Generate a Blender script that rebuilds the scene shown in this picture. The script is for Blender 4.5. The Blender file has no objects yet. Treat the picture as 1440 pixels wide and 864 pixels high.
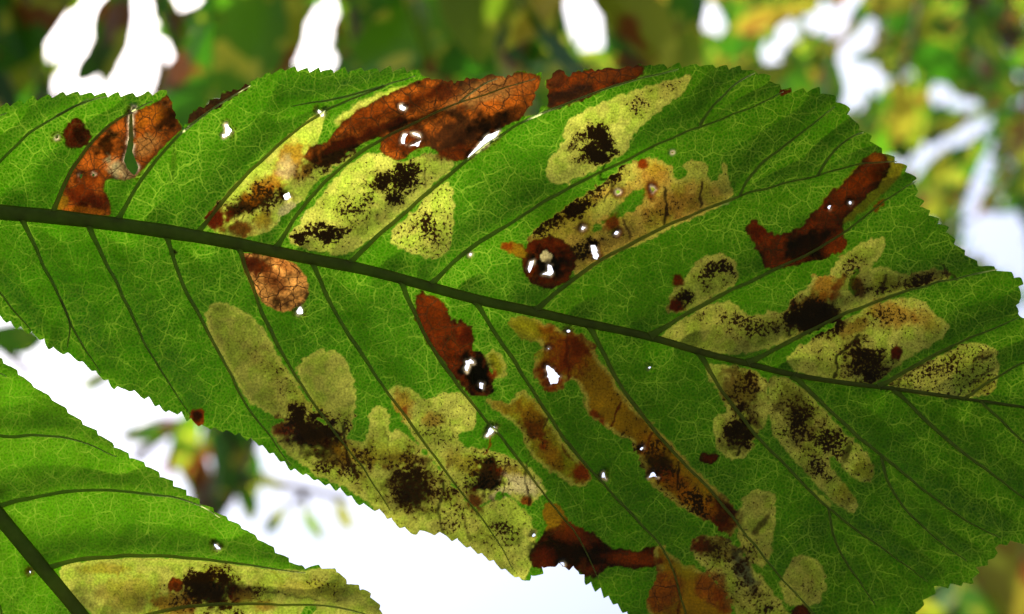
import bpy, math, random
import numpy as np
from mathutils import Vector, Matrix

random.seed(7); RNG = np.random.default_rng(7)
S = bpy.context.scene
C = S.collection
R = math.radians

# ------------------------------------------------------------------ camera
PITCH, HFOV, DIST = 72.0, 40.0, 0.247           # camera looks up into the tree
FPX = 720 / math.tan(R(HFOV / 2))               # focal length in photo pixels (1440 wide)
CAM = np.array([0.0, 0.0, 1.55])
cd = bpy.data.cameras.new('camera'); cam = bpy.data.objects.new('camera', cd); C.objects.link(cam)
cam.location = CAM; cam.rotation_euler = (R(90 + PITCH), 0, 0)
cd.sensor_width = 36; cd.lens = 18 / math.tan(R(HFOV / 2))
cd.clip_start = 0.01; cd.clip_end = 3000
cd.dof.use_dof = True; cd.dof.focus_distance = DIST - 0.003; cd.dof.aperture_fstop = 14.0
S.camera = cam
RC = np.array(cam.rotation_euler.to_matrix())   # camera axes -> world

# ------------------------------------------------------------------ sky, sun, exposure
sun_dir = RC @ np.array([-0.36, 0.58, -0.73]); sun_dir /= np.linalg.norm(sun_dir)   # behind the leaf, up and to the left
SUN_EL = math.degrees(math.asin(sun_dir[2])); SUN_AZ = math.degrees(math.atan2(sun_dir[0], sun_dir[1]))   # azimuth from +Y towards +X
W = bpy.data.worlds.new('World'); S.world = W; W.use_nodes = True
wn = W.node_tree; wn.nodes.clear()
sky = wn.nodes.new('ShaderNodeTexSky'); sky.sky_type = 'NISHITA'; sky.sun_disc = False
sky.sun_elevation = R(SUN_EL); sky.sun_rotation = R(SUN_AZ)
sky.air_density = 1.0; sky.dust_density = 10.0; sky.ozone_density = 1.0
bg = wn.nodes.new('ShaderNodeBackground'); bg.inputs[1].default_value = 0.15
wo = wn.nodes.new('ShaderNodeOutputWorld')
wn.links.new(sky.outputs[0], bg.inputs[0]); wn.links.new(bg.outputs[0], wo.inputs[0])
sl = bpy.data.lights.new('sun', 'SUN'); sl.energy = 4.0; sl.angle = R(0.5); sl.color = (1.0, 0.96, 0.88)
so = bpy.data.objects.new('sun', sl); C.objects.link(so); so.location = (0, 0, 8)
so.rotation_euler = Vector(sun_dir).to_track_quat('Z', 'Y').to_euler()
S.view_settings.view_transform = 'Standard'; S.view_settings.look = 'None'
S.view_settings.exposure = 1.55; S.view_settings.gamma = 1.0; S.view_settings.use_curve_mapping = False
S.render.engine = 'CYCLES'
S.cycles.max_bounces = 8; S.cycles.transmission_bounces = 6; S.cycles.diffuse_bounces = 4

# ------------------------------------------------------------------ helpers
def world(x, y, d):
    """photo pixel + distance along the view axis -> world point(s)"""
    x = np.asarray(x, float); y = np.asarray(y, float); d = np.asarray(d, float)
    p = np.stack([(x - 720) / FPX * d, -(y - 432) / FPX * d, -d + 0 * x], -1)
    return p @ RC.T + CAM

def tag(o, label, cat, group=None):
    o['label'] = label; o['category'] = cat
    if group: o['group'] = group
    return o

def empty(name, loc):
    o = bpy.data.objects.new(name, None); C.objects.link(o); o.location = loc; o.empty_display_size = 0.02
    return o

def link(name, me, parent=None, mat=None, origin=None):
    o = bpy.data.objects.new(name, me); C.objects.link(o)
    if mat is not None and not me.materials: me.materials.append(mat)
    if parent is not None:
        o.parent = parent
        o.matrix_parent_inverse = Matrix.Translation(origin if origin is not None else parent.location).inverted()
    return o

def mesh_np(name, co, tris, normals=None):
    me = bpy.data.meshes.new(name)
    nv, nf = len(co), len(tris)
    me.vertices.add(nv); me.vertices.foreach_set('co', np.ascontiguousarray(co, np.float32).ravel())
    me.loops.add(nf * 3); me.loops.foreach_set('vertex_index', np.ascontiguousarray(tris, np.int32).ravel())
    me.polygons.add(nf); me.polygons.foreach_set('loop_start', np.arange(0, nf * 3, 3, dtype=np.int32))
    me.polygons.foreach_set('use_smooth', np.ones(nf, bool))
    me.update(calc_edges=True)
    if normals is not None:
        me.normals_split_custom_set_from_vertices(normals.tolist())
    return me

_tabs = {}
def vnoise(x, y, cell, seed):
    if seed not in _tabs: _tabs[seed] = np.random.default_rng(seed).random((256, 256))
    t = _tabs[seed]; u = x / cell + 1000; v = y / cell + 1000
    i = np.floor(u).astype(int); j = np.floor(v).astype(int); fu = u - i; fv = v - j
    fu = fu * fu * (3 - 2 * fu); fv = fv * fv * (3 - 2 * fv)
    g = lambda a, b: t[(i + a) & 255, (j + b) & 255]
    return (g(0, 0) * (1 - fu) + g(1, 0) * fu) * (1 - fv) + (g(0, 1) * (1 - fu) + g(1, 1) * fu) * fv

def fbm(x, y, cell, seed, o=3):
    r = 0; a = 1; s = 0
    for k in range(o):
        r = r + a * vnoise(x, y, cell / 2 ** k, seed + k); s += a; a *= 0.55
    return r / s

def sstep(a, b, x):
    t = np.clip((x - a) / (b - a), 0, 1); return t * t * (3 - 2 * t)

def chaikin(p, n=2, closed=True):
    p = np.asarray(p, float)
    for _ in range(n):
        q = np.roll(p, -1, 0) if closed else p[1:]
        a = p if closed else p[:-1]
        m = np.empty((2 * len(a), 2)); m[0::2] = .75 * a + .25 * q; m[1::2] = .25 * a + .75 * q
        p = m if closed else np.vstack([p[:1], m, p[-1:]])
    return p

def resample(p, step, closed=False):
    p = np.asarray(p, float)
    if closed: p = np.vstack([p, p[:1]])
    s = np.r_[0, np.cumsum(np.hypot(*np.diff(p, axis=0).T))]
    n = max(2, int(round(s[-1] / step)) + 1); t = np.linspace(0, s[-1], n)
    if closed: t = t[:-1]
    return np.stack([np.interp(t, s, p[:, k]) for k in range(2)], -1), t

def inside(poly, x, y):
    r = np.zeros(x.shape, bool)
    a = np.asarray(poly, float); b = np.roll(a, -1, 0)
    for (x0, y0), (x1, y1) in zip(a, b):
        if y0 == y1: continue
        m = ((y0 > y) != (y1 > y)) & (x < (x1 - x0) * (y - y0) / (y1 - y0) + x0)
        r ^= m
    return r

def sdist(poly, x, y, closed=True):
    """distance to a polyline; negative inside when closed"""
    a = np.asarray(poly, float)
    b = np.roll(a, -1, 0) if closed else a[1:]
    if not closed: a = a[:-1]
    d = np.full(x.shape, 1e9)
    for (x0, y0), (x1, y1) in zip(a, b):
        dx, dy = x1 - x0, y1 - y0; l = dx * dx + dy * dy + 1e-9
        t = np.clip(((x - x0) * dx + (y - y0) * dy) / l, 0, 1)
        np.minimum(d, (x - x0 - t * dx) ** 2 + (y - y0 - t * dy) ** 2, out=d)
    d = np.sqrt(d)
    return np.where(inside(poly, x, y), -d, d) if closed else d

def lin(c):
    c = np.asarray(c, float) / 255
    return np.where(c <= 0.04045, c / 12.92, ((c + 0.055) / 1.055) ** 2.4)

# ------------------------------------------------------------------ materials
def new_mat(name):
    m = bpy.data.materials.new(name); m.use_nodes = True; m.node_tree.nodes.clear()
    return m, m.node_tree
def N(nt, t, **kw):
    n = nt.nodes.new(t)
    for k, v in kw.items(): setattr(n, k, v)
    return n
def mth(nt, op, a, b=None, c=None, clamp=False):
    n = N(nt, 'ShaderNodeMath', operation=op, use_clamp=clamp)
    for i, v in enumerate((a, b, c)):
        if v is None: continue
        if isinstance(v, (int, float)): n.inputs[i].default_value = v
        else: nt.links.new(v, n.inputs[i])
    return n.outputs[0]
def mixc(nt, blend, f, a, b):
    n = N(nt, 'ShaderNodeMix', data_type='RGBA', blend_type=blend)
    for s, v in ((n.inputs['Factor'], f), (n.inputs[6], a), (n.inputs[7], b)):
        if isinstance(v, (int, float)): s.default_value = v
        elif isinstance(v, tuple): s.default_value = v
        else: nt.links.new(v, s)
    return n.outputs[2]
def sm(nt, x, a, b, inv=False):
    n = N(nt, 'ShaderNodeMapRange', interpolation_type='SMOOTHSTEP')
    for i, v in ((0, x), (1, a), (2, b)):
        if isinstance(v, (int, float)): n.inputs[i].default_value = v
        else: nt.links.new(v, n.inputs[i])
    n.inputs[3].default_value = 1.0 if inv else 0.0; n.inputs[4].default_value = 0.0 if inv else 1.0
    return n.outputs[0]

def leaf_tissue_material():
    m, nt = new_mat('leaf_tissue'); L = nt.links.new
    pig = N(nt, 'ShaderNodeAttribute', attribute_name='pigment')
    aux = N(nt, 'ShaderNodeAttribute', attribute_name='tissue')   # r: living net, g: cracked dead net, b: frass
    lco = N(nt, 'ShaderNodeAttribute', attribute_name='leafco')
    sx = N(nt, 'ShaderNodeSeparateColor'); L(aux.outputs['Color'], sx.inputs[0])
    net, crk, fra = sx.outputs[0], sx.outputs[1], sx.outputs[2]
    wn_ = N(nt, 'ShaderNodeTexNoise', noise_dimensions='2D'); wn_.inputs['Scale'].default_value = 0.055; wn_.inputs['Detail'].default_value = 2
    L(lco.outputs['Vector'], wn_.inputs['Vector'])
    off = N(nt, 'ShaderNodeVectorMath', operation='MULTIPLY_ADD'); off.inputs[1].default_value = (9, 9, 0)
    L(wn_.outputs['Color'], off.inputs[0]); L(lco.outputs['Vector'], off.inputs[2])
    def vor(scale, v):
        n = N(nt, 'ShaderNodeTexVoronoi', voronoi_dimensions='2D', feature='DISTANCE_TO_EDGE'); n.inputs['Scale'].default_value = scale
        L(v, n.inputs['Vector']); return n.outputs['Distance']
    d1 = vor(1 / 27.0, off.outputs[0])         # veins between the side veins
    d2 = vor(1 / 5.4, off.outputs[0])          # finest net
    l1 = sm(nt, d1, 0.006, 0.042, True); l2 = sm(nt, d2, 0.04, 0.30, True); d3 = vor(1 / 14.5, off.outputs[0]); l3 = sm(nt, d3, 0.01, 0.07, True)
    fade = N(nt, 'ShaderNodeTexNoise', noise_dimensions='2D'); fade.inputs['Scale'].default_value = 0.03; fade.inputs['Detail'].default_value = 2
    L(lco.outputs['Vector'], fade.inputs['Vector'])
    f1 = sm(nt, fade.outputs[0], 0.28, 0.6)
    l1f = mth(nt, 'MULTIPLY', l1, mth(nt, 'MULTIPLY_ADD', f1, 0.95, 0.25))
    # living tissue: pale lines
    fine = N(nt, 'ShaderNodeTexNoise', noise_dimensions='2D'); fine.inputs['Scale'].default_value = 0.33; fine.inputs['Detail'].default_value = 2
    L(lco.outputs['Vector'], fine.inputs['Vector'])
    g = mth(nt, 'ADD', mth(nt, 'MULTIPLY', l1f, 0.95), mth(nt, 'MULTIPLY', l2, mth(nt, 'MULTIPLY_ADD', f1, 0.26, 0.26)))
    g = mth(nt, 'ADD', g, mth(nt, 'MULTIPLY', l3, mth(nt, 'MULTIPLY_ADD', f1, 0.35, 0.12)))
    g = mth(nt, 'MULTIPLY', g, net)
    base = mixc(nt, 'MULTIPLY', 1.0, pig.outputs['Color'], (1, 1, 1, 1))
    gr = mth(nt, 'MULTIPLY_ADD', fine.outputs[0], 1.3, 0.35)
    gcol = N(nt, 'ShaderNodeCombineColor')
    for i in range(3): L(gr, gcol.inputs[i])
    base = mixc(nt, 'MULTIPLY', 1.0, base, gcol.outputs[0])
    c1 = mixc(nt, 'MIX', mth(nt, 'MULTIPLY', g, 0.7, clamp=True), base, (0.042, 0.080, 0.004, 1))
    # dead tissue: dark lines
    dk = mth(nt, 'MULTIPLY', mth(nt, 'ADD', mth(nt, 'ADD', mth(nt, 'MULTIPLY', l1, 1.0), mth(nt, 'MULTIPLY', l3, 0.75)), mth(nt, 'MULTIPLY', l2, 0.22)), crk, clamp=True)
    c2 = mixc(nt, 'MIX', dk, c1, (0.012, 0.004, 0.001, 1))
    # frass grains
    fn = N(nt, 'ShaderNodeTexNoise', noise_dimensions='2D'); fn.inputs['Scale'].default_value = 0.23; fn.inputs['Detail'].default_value = 3; fn.inputs['Roughness'].default_value = 0.65
    L(lco.outputs['Vector'], fn.inputs['Vector'])
    th = mth(nt, 'MULTIPLY_ADD', fra, -0.55, 0.79)
    sp = sm(nt, mth(nt, 'SUBTRACT', fn.outputs[0], th), -0.045, 0.045)
    sp = mth(nt, 'MULTIPLY', sp, sm(nt, fra, 0.02, 0.2))
    fcol = mixc(nt, 'MIX', sm(nt, fra, 0.35, 0.9), (0.006, 0.0025, 0.0003, 1), (0.0016, 0.0007, 0.0001, 1))
    c3 = mixc(nt, 'MIX', sp, c2, fcol)
    hsum = mth(nt, 'ADD', mth(nt, 'MULTIPLY', l1, 1.0), mth(nt, 'MULTIPLY', l2, 0.35))
    bump = N(nt, 'ShaderNodeBump'); bump.inputs['Strength'].default_value = 0.35; bump.inputs['Distance'].default_value = 0.0002
    L(hsum, bump.inputs['Height'])
    tr = N(nt, 'ShaderNodeBsdfTranslucent'); L(c3, tr.inputs[0])
    df = N(nt, 'ShaderNodeBsdfDiffuse'); L(mixc(nt, 'MULTIPLY', 1.0, c3, (0.22, 0.22, 0.22, 1)), df.inputs[0]); L(bump.outputs[0], df.inputs['Normal'])
    ad = N(nt, 'ShaderNodeAddShader'); L(tr.outputs[0], ad.inputs[0]); L(df.outputs[0], ad.inputs[1])
    gl = N(nt, 'ShaderNodeBsdfGlossy'); gl.inputs['Roughness'].default_value = 0.42; L(bump.outputs[0], gl.inputs['Normal'])
    mx = N(nt, 'ShaderNodeMixShader'); mx.inputs[0].default_value = 0.009; L(ad.outputs[0], mx.inputs[1]); L(gl.outputs[0], mx.inputs[2])
    out = N(nt, 'ShaderNodeOutputMaterial'); L(mx.outputs[0], out.inputs[0])
    return m

def simple_translucent(name, tcol, dcol, rough=0.5, nscale=900.0, amt=0.5):
    m, nt = new_mat(name); L = nt.links.new
    tc = N(nt, 'ShaderNodeTexCoord'); no = N(nt, 'ShaderNodeTexNoise'); no.inputs['Scale'].default_value = nscale; no.inputs['Detail'].default_value = 3
    L(tc.outputs['Object'], no.inputs['Vector'])
    f = mth(nt, 'MULTIPLY_ADD', no.outputs[0], amt * 2, 1 - amt)
    cc = N(nt, 'ShaderNodeCombineColor')
    for i in range(3): L(f, cc.inputs[i])
    tr = N(nt, 'ShaderNodeBsdfTranslucent'); L(mixc(nt, 'MULTIPLY', 1.0, cc.outputs[0], (*tcol, 1)), tr.inputs[0])
    df = N(nt, 'ShaderNodeBsdfDiffuse'); L(mixc(nt, 'MULTIPLY', 1.0, cc.outputs[0], (*dcol, 1)), df.inputs[0])
    ad = N(nt, 'ShaderNodeAddShader'); L(tr.outputs[0], ad.inputs[0]); L(df.outputs[0], ad.inputs[1])
    gl = N(nt, 'ShaderNodeBsdfGlossy'); gl.inputs['Roughness'].default_value = rough
    mx = N(nt, 'ShaderNodeMixShader'); mx.inputs[0].default_value = 0.015; L(ad.outputs[0], mx.inputs[1]); L(gl.outputs[0], mx.inputs[2])
    out = N(nt, 'ShaderNodeOutputMaterial'); L(mx.outputs[0], out.inputs[0])
    return m

def canopy_leaf_material():
    m, nt = new_mat('canopy_leaf'); L = nt.links.new
    oi = N(nt, 'ShaderNodeObjectInfo'); tc = N(nt, 'ShaderNodeTexCoord'); geo = N(nt, 'ShaderNodeNewGeometry')
    rmp = N(nt, 'ShaderNodeValToRGB'); L(oi.outputs['Random'], rmp.inputs[0])
    stops = [(0, (0.008, 0.045, 0.002)), (0.4, (0.018, 0.08, 0.002)), (0.7, (0.042, 0.12, 0.003)), (0.88, (0.11, 0.14, 0.006)), (1.0, (0.12, 0.08, 0.008))]
    e = rmp.color_ramp.elements; e[0].position = 0; e[0].color = (*stops[0][1], 1); e[1].position = 1; e[1].color = (*stops[-1][1], 1)
    for p, c in stops[1:-1]:
        k = e.new(p); k.color = (*c, 1)
    no = N(nt, 'ShaderNodeTexNoise'); no.inputs['Scale'].default_value = 22; no.inputs['Detail'].default_value = 3
    L(geo.outputs['Position'], no.inputs['Vector'])
    c = mixc(nt, 'MIX', sm(nt, no.outputs[0], 0.56, 0.62), rmp.outputs[0], (0.085, 0.026, 0.004, 1))
    n2 = N(nt, 'ShaderNodeTexNoise'); n2.inputs['Scale'].default_value = 34; n2.inputs['Detail'].default_value = 2
    mp = N(nt, 'ShaderNodeMapping'); mp.inputs['Location'].default_value = (3.1, 7.7, 1.9); L(geo.outputs['Position'], mp.inputs[0]); L(mp.outputs[0], n2.inputs['Vector'])
    c = mixc(nt, 'MIX', sm(nt, n2.outputs[0], 0.57, 0.64), c, (0.18, 0.2, 0.015, 1))
    tr = N(nt, 'ShaderNodeBsdfTranslucent'); L(c, tr.inputs[0])
    df = N(nt, 'ShaderNodeBsdfDiffuse'); L(mixc(nt, 'MULTIPLY', 1.0, c, (0.4, 0.4, 0.4, 1)), df.inputs[0])
    ad = N(nt, 'ShaderNodeAddShader'); L(tr.outputs[0], ad.inputs[0]); L(df.outputs[0], ad.inputs[1])
    gl = N(nt, 'ShaderNodeBsdfGlossy'); gl.inputs['Roughness'].default_value = 0.35
    mx = N(nt, 'ShaderNodeMixShader'); mx.inputs[0].default_value = 0.035; L(ad.outputs[0], mx.inputs[1]); L(gl.outputs[0], mx.inputs[2])
    out = N(nt, 'ShaderNodeOutputMaterial'); L(mx.outputs[0], out.inputs[0])
    return m

def bark_material():
    m, nt = new_mat('bark'); L = nt.links.new
    tc = N(nt, 'ShaderNodeTexCoord'); no = N(nt, 'ShaderNodeTexNoise'); no.inputs['Scale'].default_value = 30; no.inputs['Detail'].default_value = 6
    L(tc.outputs['Object'], no.inputs['Vector'])
    b = N(nt, 'ShaderNodeBsdfPrincipled'); b.inputs['Roughness'].default_value = 0.85
    L(mixc(nt, 'MIX', no.outputs[0], (0.035, 0.024, 0.016, 1), (0.14, 0.11, 0.08, 1)), b.inputs['Base Color'])
    bu = N(nt, 'ShaderNodeBump'); bu.inputs['Distance'].default_value = 0.01; L(no.outputs[0], bu.inputs['Height']); L(bu.outputs[0], b.inputs['Normal'])
    out = N(nt, 'ShaderNodeOutputMaterial'); L(b.outputs[0], out.inputs[0]); return m

def ground_material():
    m, nt = new_mat('meadow'); L = nt.links.new
    tc = N(nt, 'ShaderNodeTexCoord'); no = N(nt, 'ShaderNodeTexNoise'); no.inputs['Scale'].default_value = 3; no.inputs['Detail'].default_value = 8
    L(tc.outputs['Object'], no.inputs['Vector'])
    b = N(nt, 'ShaderNodeBsdfPrincipled'); b.inputs['Roughness'].default_value = 0.95
    L(mixc(nt, 'MIX', no.outputs[0], (0.025, 0.035, 0.012, 1), (0.07, 0.06, 0.03, 1)), b.inputs['Base Color'])
    out = N(nt, 'ShaderNodeOutputMaterial'); L(b.outputs[0], out.inputs[0]); return m

M_TISSUE = leaf_tissue_material()
M_VEIN = simple_translucent('leaf_midrib', (0.075, 0.088, 0.03), (0.02, 0.03, 0.005), 0.5, 500, 0.4)
M_SIDE = simple_translucent('leaf_side_vein', (0.20, 0.225, 0.09), (0.02, 0.035, 0.005), 0.5, 500, 0.3)
M_CANOPY = canopy_leaf_material()
M_BARK = bark_material()
M_STALK = simple_translucent('leaf_stalk', (0.05, 0.08, 0.01), (0.07, 0.09, 0.02), 0.5, 120, 0.4)

# ------------------------------------------------------------------ ground
gme = bpy.data.meshes.new('ground')
gs = 1500.0
gme.from_pydata([(-gs, -gs, 0), (gs, -gs, 0), (gs, gs, 0), (-gs, gs, 0)], [], [(0, 1, 2, 3)])
g = link('ground', gme, None, ground_material()); g['kind'] = 'structure'

# ------------------------------------------------------------------ tubes
def ridge(name, pts, rad, mat, parent, fw, lift=0.75, sides=8):
    """raised vein: an open half pipe lying on the blade, its back towards the viewer side of the leaf"""
    pts = np.asarray(pts, float); n = len(pts); vs = []; fs = []
    t = np.gradient(pts, axis=0); t /= np.linalg.norm(t, axis=1)[:, None] + 1e-12
    for k in range(n):
        a = -(fw - t[k] * fw.dot(t[k])); a /= np.linalg.norm(a); b = np.cross(t[k], a)
        for s in range(sides + 1):
            an = math.pi * s / sides; sk = 1.0
            vs.append(pts[k] + rad[k] * (b * math.cos(an) * 1.08 + a * (math.sin(an) ** 1.3 * lift - 0.12)))
    m = sides + 1
    for k in range(n - 1):
        for s in range(sides):
            i = k * m + s; fs += [(i, i + 1, i + m + 1), (i, i + m + 1, i + m)]
    return link(name, mesh_np(name, np.array(vs), np.array(fs)), parent, mat)

def tube(name, pts, rad, mat, parent=None, sides=8, flat=1.0, flatdir=None):
    pts = np.asarray(pts, float); n = len(pts); rad = np.broadcast_to(rad, (n,))
    t = np.gradient(pts, axis=0); t /= np.linalg.norm(t, axis=1)[:, None] + 1e-12
    ref = np.array(flatdir if flatdir is not None else (0.31, 0.17, 0.93)); vs = []
    for k in range(n):
        a = ref - t[k] * ref.dot(t[k]); a /= np.linalg.norm(a) + 1e-12; b = np.cross(t[k], a)
        for s in range(sides):
            an = 2 * math.pi * s / sides
            vs.append(pts[k] + rad[k] * (a * math.cos(an) * flat + b * math.sin(an)))
    vs.append(pts[0]); vs.append(pts[-1]); fs = []
    for k in range(n - 1):
        for s in range(sides):
            s2 = (s + 1) % sides; i, j, p, q = k * sides + s, k * sides + s2, (k + 1) * sides + s2, (k + 1) * sides + s
            fs += [(i, j, p), (i, p, q)]
    for s in range(sides):
        s2 = (s + 1) % sides
        fs += [(n * sides, s2, s), (n * sides + 1, (n - 1) * sides + s, (n - 1) * sides + s2)]
    return link(name, mesh_np(name, np.array(vs), np.array(fs)), parent, mat)

# ------------------------------------------------------------------ leaf builder
COL = dict(green=(54, 115, 0), pale=(160, 172, 57), cream=(214, 200, 130), olive=(124, 126, 16), straw=(162, 146, 46), ochre=(138, 104, 10), orange=(164, 92, 8),
           rust=(116, 44, 3), brown=(142, 68, 12), dkrust=(76, 20, 2), redbrown=(100, 33, 2), tan=(190, 130, 58), umber=(46, 24, 9), black=(4, 2, 0), lime=(120, 160, 40), blue=(30, 52, 50))
GAIN = 0.204      # display colour (linear) -> transmittance

def serrate(base, seed, flags=None, pitch=21, amp=6.5):
    """closed outline -> saw-toothed outline; teeth lean towards the tip. base: list of (x, y[, kind])"""
    P = np.array([p[:2] for p in base], float); K = np.array([p[2] if len(p) > 2 else 0 for p in base], float)
    Q = np.vstack([P, P[:1]]); KQ = np.r_[K, K[:1]]
    s = np.r_[0, np.cumsum(np.hypot(*np.diff(Q, axis=0).T))]
    t = np.arange(0, s[-1], 0.8)
    x = np.interp(t, s, Q[:, 0]); y = np.interp(t, s, Q[:, 1]); k = np.interp(t, s, KQ)
    w = 9; ker = np.hanning(w * 2 + 1); ker /= ker.sum()
    sx = np.convolve(np.r_[x[-w:], x, x[:w]], ker, 'valid'); sy = np.convolve(np.r_[y[-w:], y, y[:w]], ker, 'valid')
    torn = np.clip(k, 0, 1); sx = sx * (1 - torn) + x * torn; sy = sy * (1 - torn) + y * torn
    tx, ty = np.gradient(sx), np.gradient(sy); l = np.hypot(tx, ty) + 1e-9; nx, ny = ty / l, -tx / l
    rg = np.random.default_rng(seed)
    ph = np.cumsum(0.8 / pitch * (0.75 + 0.6 * np.interp(t, np.arange(0, s[-1] + 60, 45), rg.random(int(s[-1] // 45) + 3)[:len(np.arange(0, s[-1] + 60, 45))])))
    f = ph % 1
    return sx, sy, nx, ny, tx, ty, f, ph, torn, t

def build_leaf(name, label, cat, outline, tip_index, holes, midrib, veins, lesions, stains, frass, depth, grid, seed, stalk_end=None, extra_net=1.0, lines=(), pitch=21, amp=7.8, green=None):
    # ---- outline with teeth leaning to the tip
    sx, sy, nx, ny, tx, ty, f, ph, torn, t = serrate(outline, seed, None, pitch, amp)
    ntip = np.argmin((sx - outline[tip_index][0]) ** 2 + (sy - outline[tip_index][1]) ** 2)
    fwd = np.arange(len(sx)) <= ntip                      # outline runs base -> tip -> base
    saw = np.where(fwd, f, 1 - f)
    rg = np.random.default_rng(seed + 5); ampk = 0.45 + 0.9 * rg.random(4000)
    prof = np.clip(saw / 0.8, 0, 1) ** 0.75 * (saw <= 0.8) + (1 - (saw - 0.8) / 0.2) * (saw > 0.8)
    fine = vnoise(t, 0 * t, 4.5, seed + 9) - 0.5
    a = amp * ampk[ph.astype(int) % 4000] * (1 - torn)
    off = a * (prof - 0.5) + fine * (0.8 + torn * 5.5) + torn * (vnoise(t, 0 * t, 11, seed + 3) - 0.5) * 5
    sgn = 1 if np.sum(sx * np.gradient(sy) - sy * np.gradient(sx)) > 0 else -1
    ox, oy = sx + nx * off * sgn, sy + ny * off * sgn
    rings = [np.stack([ox, oy], -1)]
    for h in holes:
        hp, _ = resample(h, 0.8, True); rad_ = np.hypot(*(hp - hp.mean(0)).T).mean()
        j = (vnoise(hp[:, 0] * 3, hp[:, 1] * 3, 7, seed + 21) - 0.5) * 1.4 + (vnoise(hp[:, 0], hp[:, 1], 4.0, seed + 22) - 0.5) * min(2.6, rad_ * 0.55)
        c = hp.mean(0); v = hp - c; v /= np.linalg.norm(v, axis=1)[:, None] + 1e-9
        rings.append(hp + v * j[:, None])
    # ---- grid, snapped to the rings
    xs, ys = grid
    nxg, nyg = len(xs), len(ys)
    GX, GY = np.meshgrid(xs, ys)
    ins = np.zeros(GX.shape, bool)
    for r in rings:
        q = np.roll(r, -1, 0)
        for j in range(nyg):
            yv = ys[j]; m = (r[:, 1] > yv) != (q[:, 1] > yv)
            if not m.any(): continue
            xc = np.sort(r[m, 0] + (yv - r[m, 1]) / (q[m, 1] - r[m, 1]) * (q[m, 0] - r[m, 0]))
            ins[j] ^= (np.searchsorted(xc, xs) % 2).astype(bool)
    best = np.full(GX.shape, 1e9); SX = GX.copy(); SY = GY.copy()
    for r in rings:
        q = np.roll(r, -1, 0); dense = np.vstack([r * (1 - k) + q * k for k in (0, .25, .5, .75)])
        i0 = np.clip(np.searchsorted(xs, dense[:, 0]) - 1, 0, nxg - 2); j0 = np.clip(np.searchsorted(ys, dense[:, 1]) - 1, 0, nyg - 2)
        hx = xs[i0 + 1] - xs[i0]; hy = ys[j0 + 1] - ys[j0]
        for di in (-1, 0, 1, 2):
            for dj in (-1, 0, 1, 2):
                ii = np.clip(i0 + di, 0, nxg - 1); jj = np.clip(j0 + dj, 0, nyg - 1)
                d = np.hypot((dense[:, 0] - xs[ii]) / hx, (dense[:, 1] - ys[jj]) / hy)
                o = np.argsort(-d); ii, jj, dd, pp = ii[o], jj[o], d[o], dense[o]
                tmp = np.full(GX.shape, 1e9); tmp[jj, ii] = dd
                tx_ = np.zeros(GX.shape); ty_ = np.zeros(GX.shape); tx_[jj, ii] = pp[:, 0]; ty_[jj, ii] = pp[:, 1]
                m = tmp < best; best[m] = tmp[m]; SX[m] = tx_[m]; SY[m] = ty_[m]
    snap = best < 0.56
    X = np.where(snap, SX, GX).ravel(); Y = np.where(snap, SY, GY).ravel()
    state = np.where(snap, 1, np.where(ins, 2, 0)).ravel()     # 0 out, 1 rim, 2 in
    idx = np.arange(nxg * nyg).reshape(nyg, nxg)
    a_, b_, c_, d_ = idx[:-1, :-1].ravel(), idx[:-1, 1:].ravel(), idx[1:, 1:].ravel(), idx[1:, :-1].ravel()
    oa, ob, oc, od = (state[k] == 0 for k in (a_, b_, c_, d_))
    alt = ob | od
    alt = np.where(oa | oc, False, alt)      # diagonal must avoid the outside corner
    diagAC = alt                             # if b or d is out, split along a-c
    T = []
    m = ~diagAC
    T += [np.stack([a_[m], b_[m], d_[m]], -1), np.stack([b_[m], c_[m], d_[m]], -1)]
    m = diagAC
    T += [np.stack([a_[m], b_[m], c_[m]], -1), np.stack([a_[m], c_[m], d_[m]], -1)]
    T = np.vstack(T); T = T[(state[T] > 0).all(1)]
    allrim = (state[T] == 1).all(1)
    if allrim.any():
        cx, cy = X[T[allrim]].mean(1), Y[T[allrim]].mean(1)
        r0 = np.zeros(len(cx), bool)
        ci = np.clip(np.round(np.interp(cx, xs, np.arange(nxg))).astype(int), 0, nxg - 1); cj = np.clip(np.round(np.interp(cy, ys, np.arange(nyg))).astype(int), 0, nyg - 1)
        for r in rings:
            q = np.roll(r, -1, 0)
            for n_ in range(len(cx)):
                mm = (r[:, 1] > cy[n_]) != (q[:, 1] > cy[n_])
                if mm.any():
                    xc = r[mm, 0] + (cy[n_] - r[mm, 1]) / (q[mm, 1] - r[mm, 1]) * (q[mm, 0] - r[mm, 0])
                    r0[n_] ^= bool((xc > cx[n_]).sum() % 2)
        keep = np.ones(len(T), bool); keep[np.where(allrim)[0][~r0]] = False; T = T[keep]
    used = np.unique(T); remap = np.full(len(X), -1); remap[used] = np.arange(len(used))
    T = remap[T]; X, Y = X[used], Y[used]
    area = (X[T[:, 1]] - X[T[:, 0]]) * (Y[T[:, 2]] - Y[T[:, 0]]) - (X[T[:, 2]] - X[T[:, 0]]) * (Y[T[:, 1]] - Y[T[:, 0]])
    T = T[np.abs(area) > 1e-4]; area = (X[T[:, 1]] - X[T[:, 0]]) * (Y[T[:, 2]] - Y[T[:, 0]]) - (X[T[:, 2]] - X[T[:, 0]]) * (Y[T[:, 1]] - Y[T[:, 0]])
    flip = area > 0; T[flip] = T[flip][:, [0, 2, 1]]
    # ---- surface relief
    dv = np.full(X.shape, 1e3)
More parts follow.
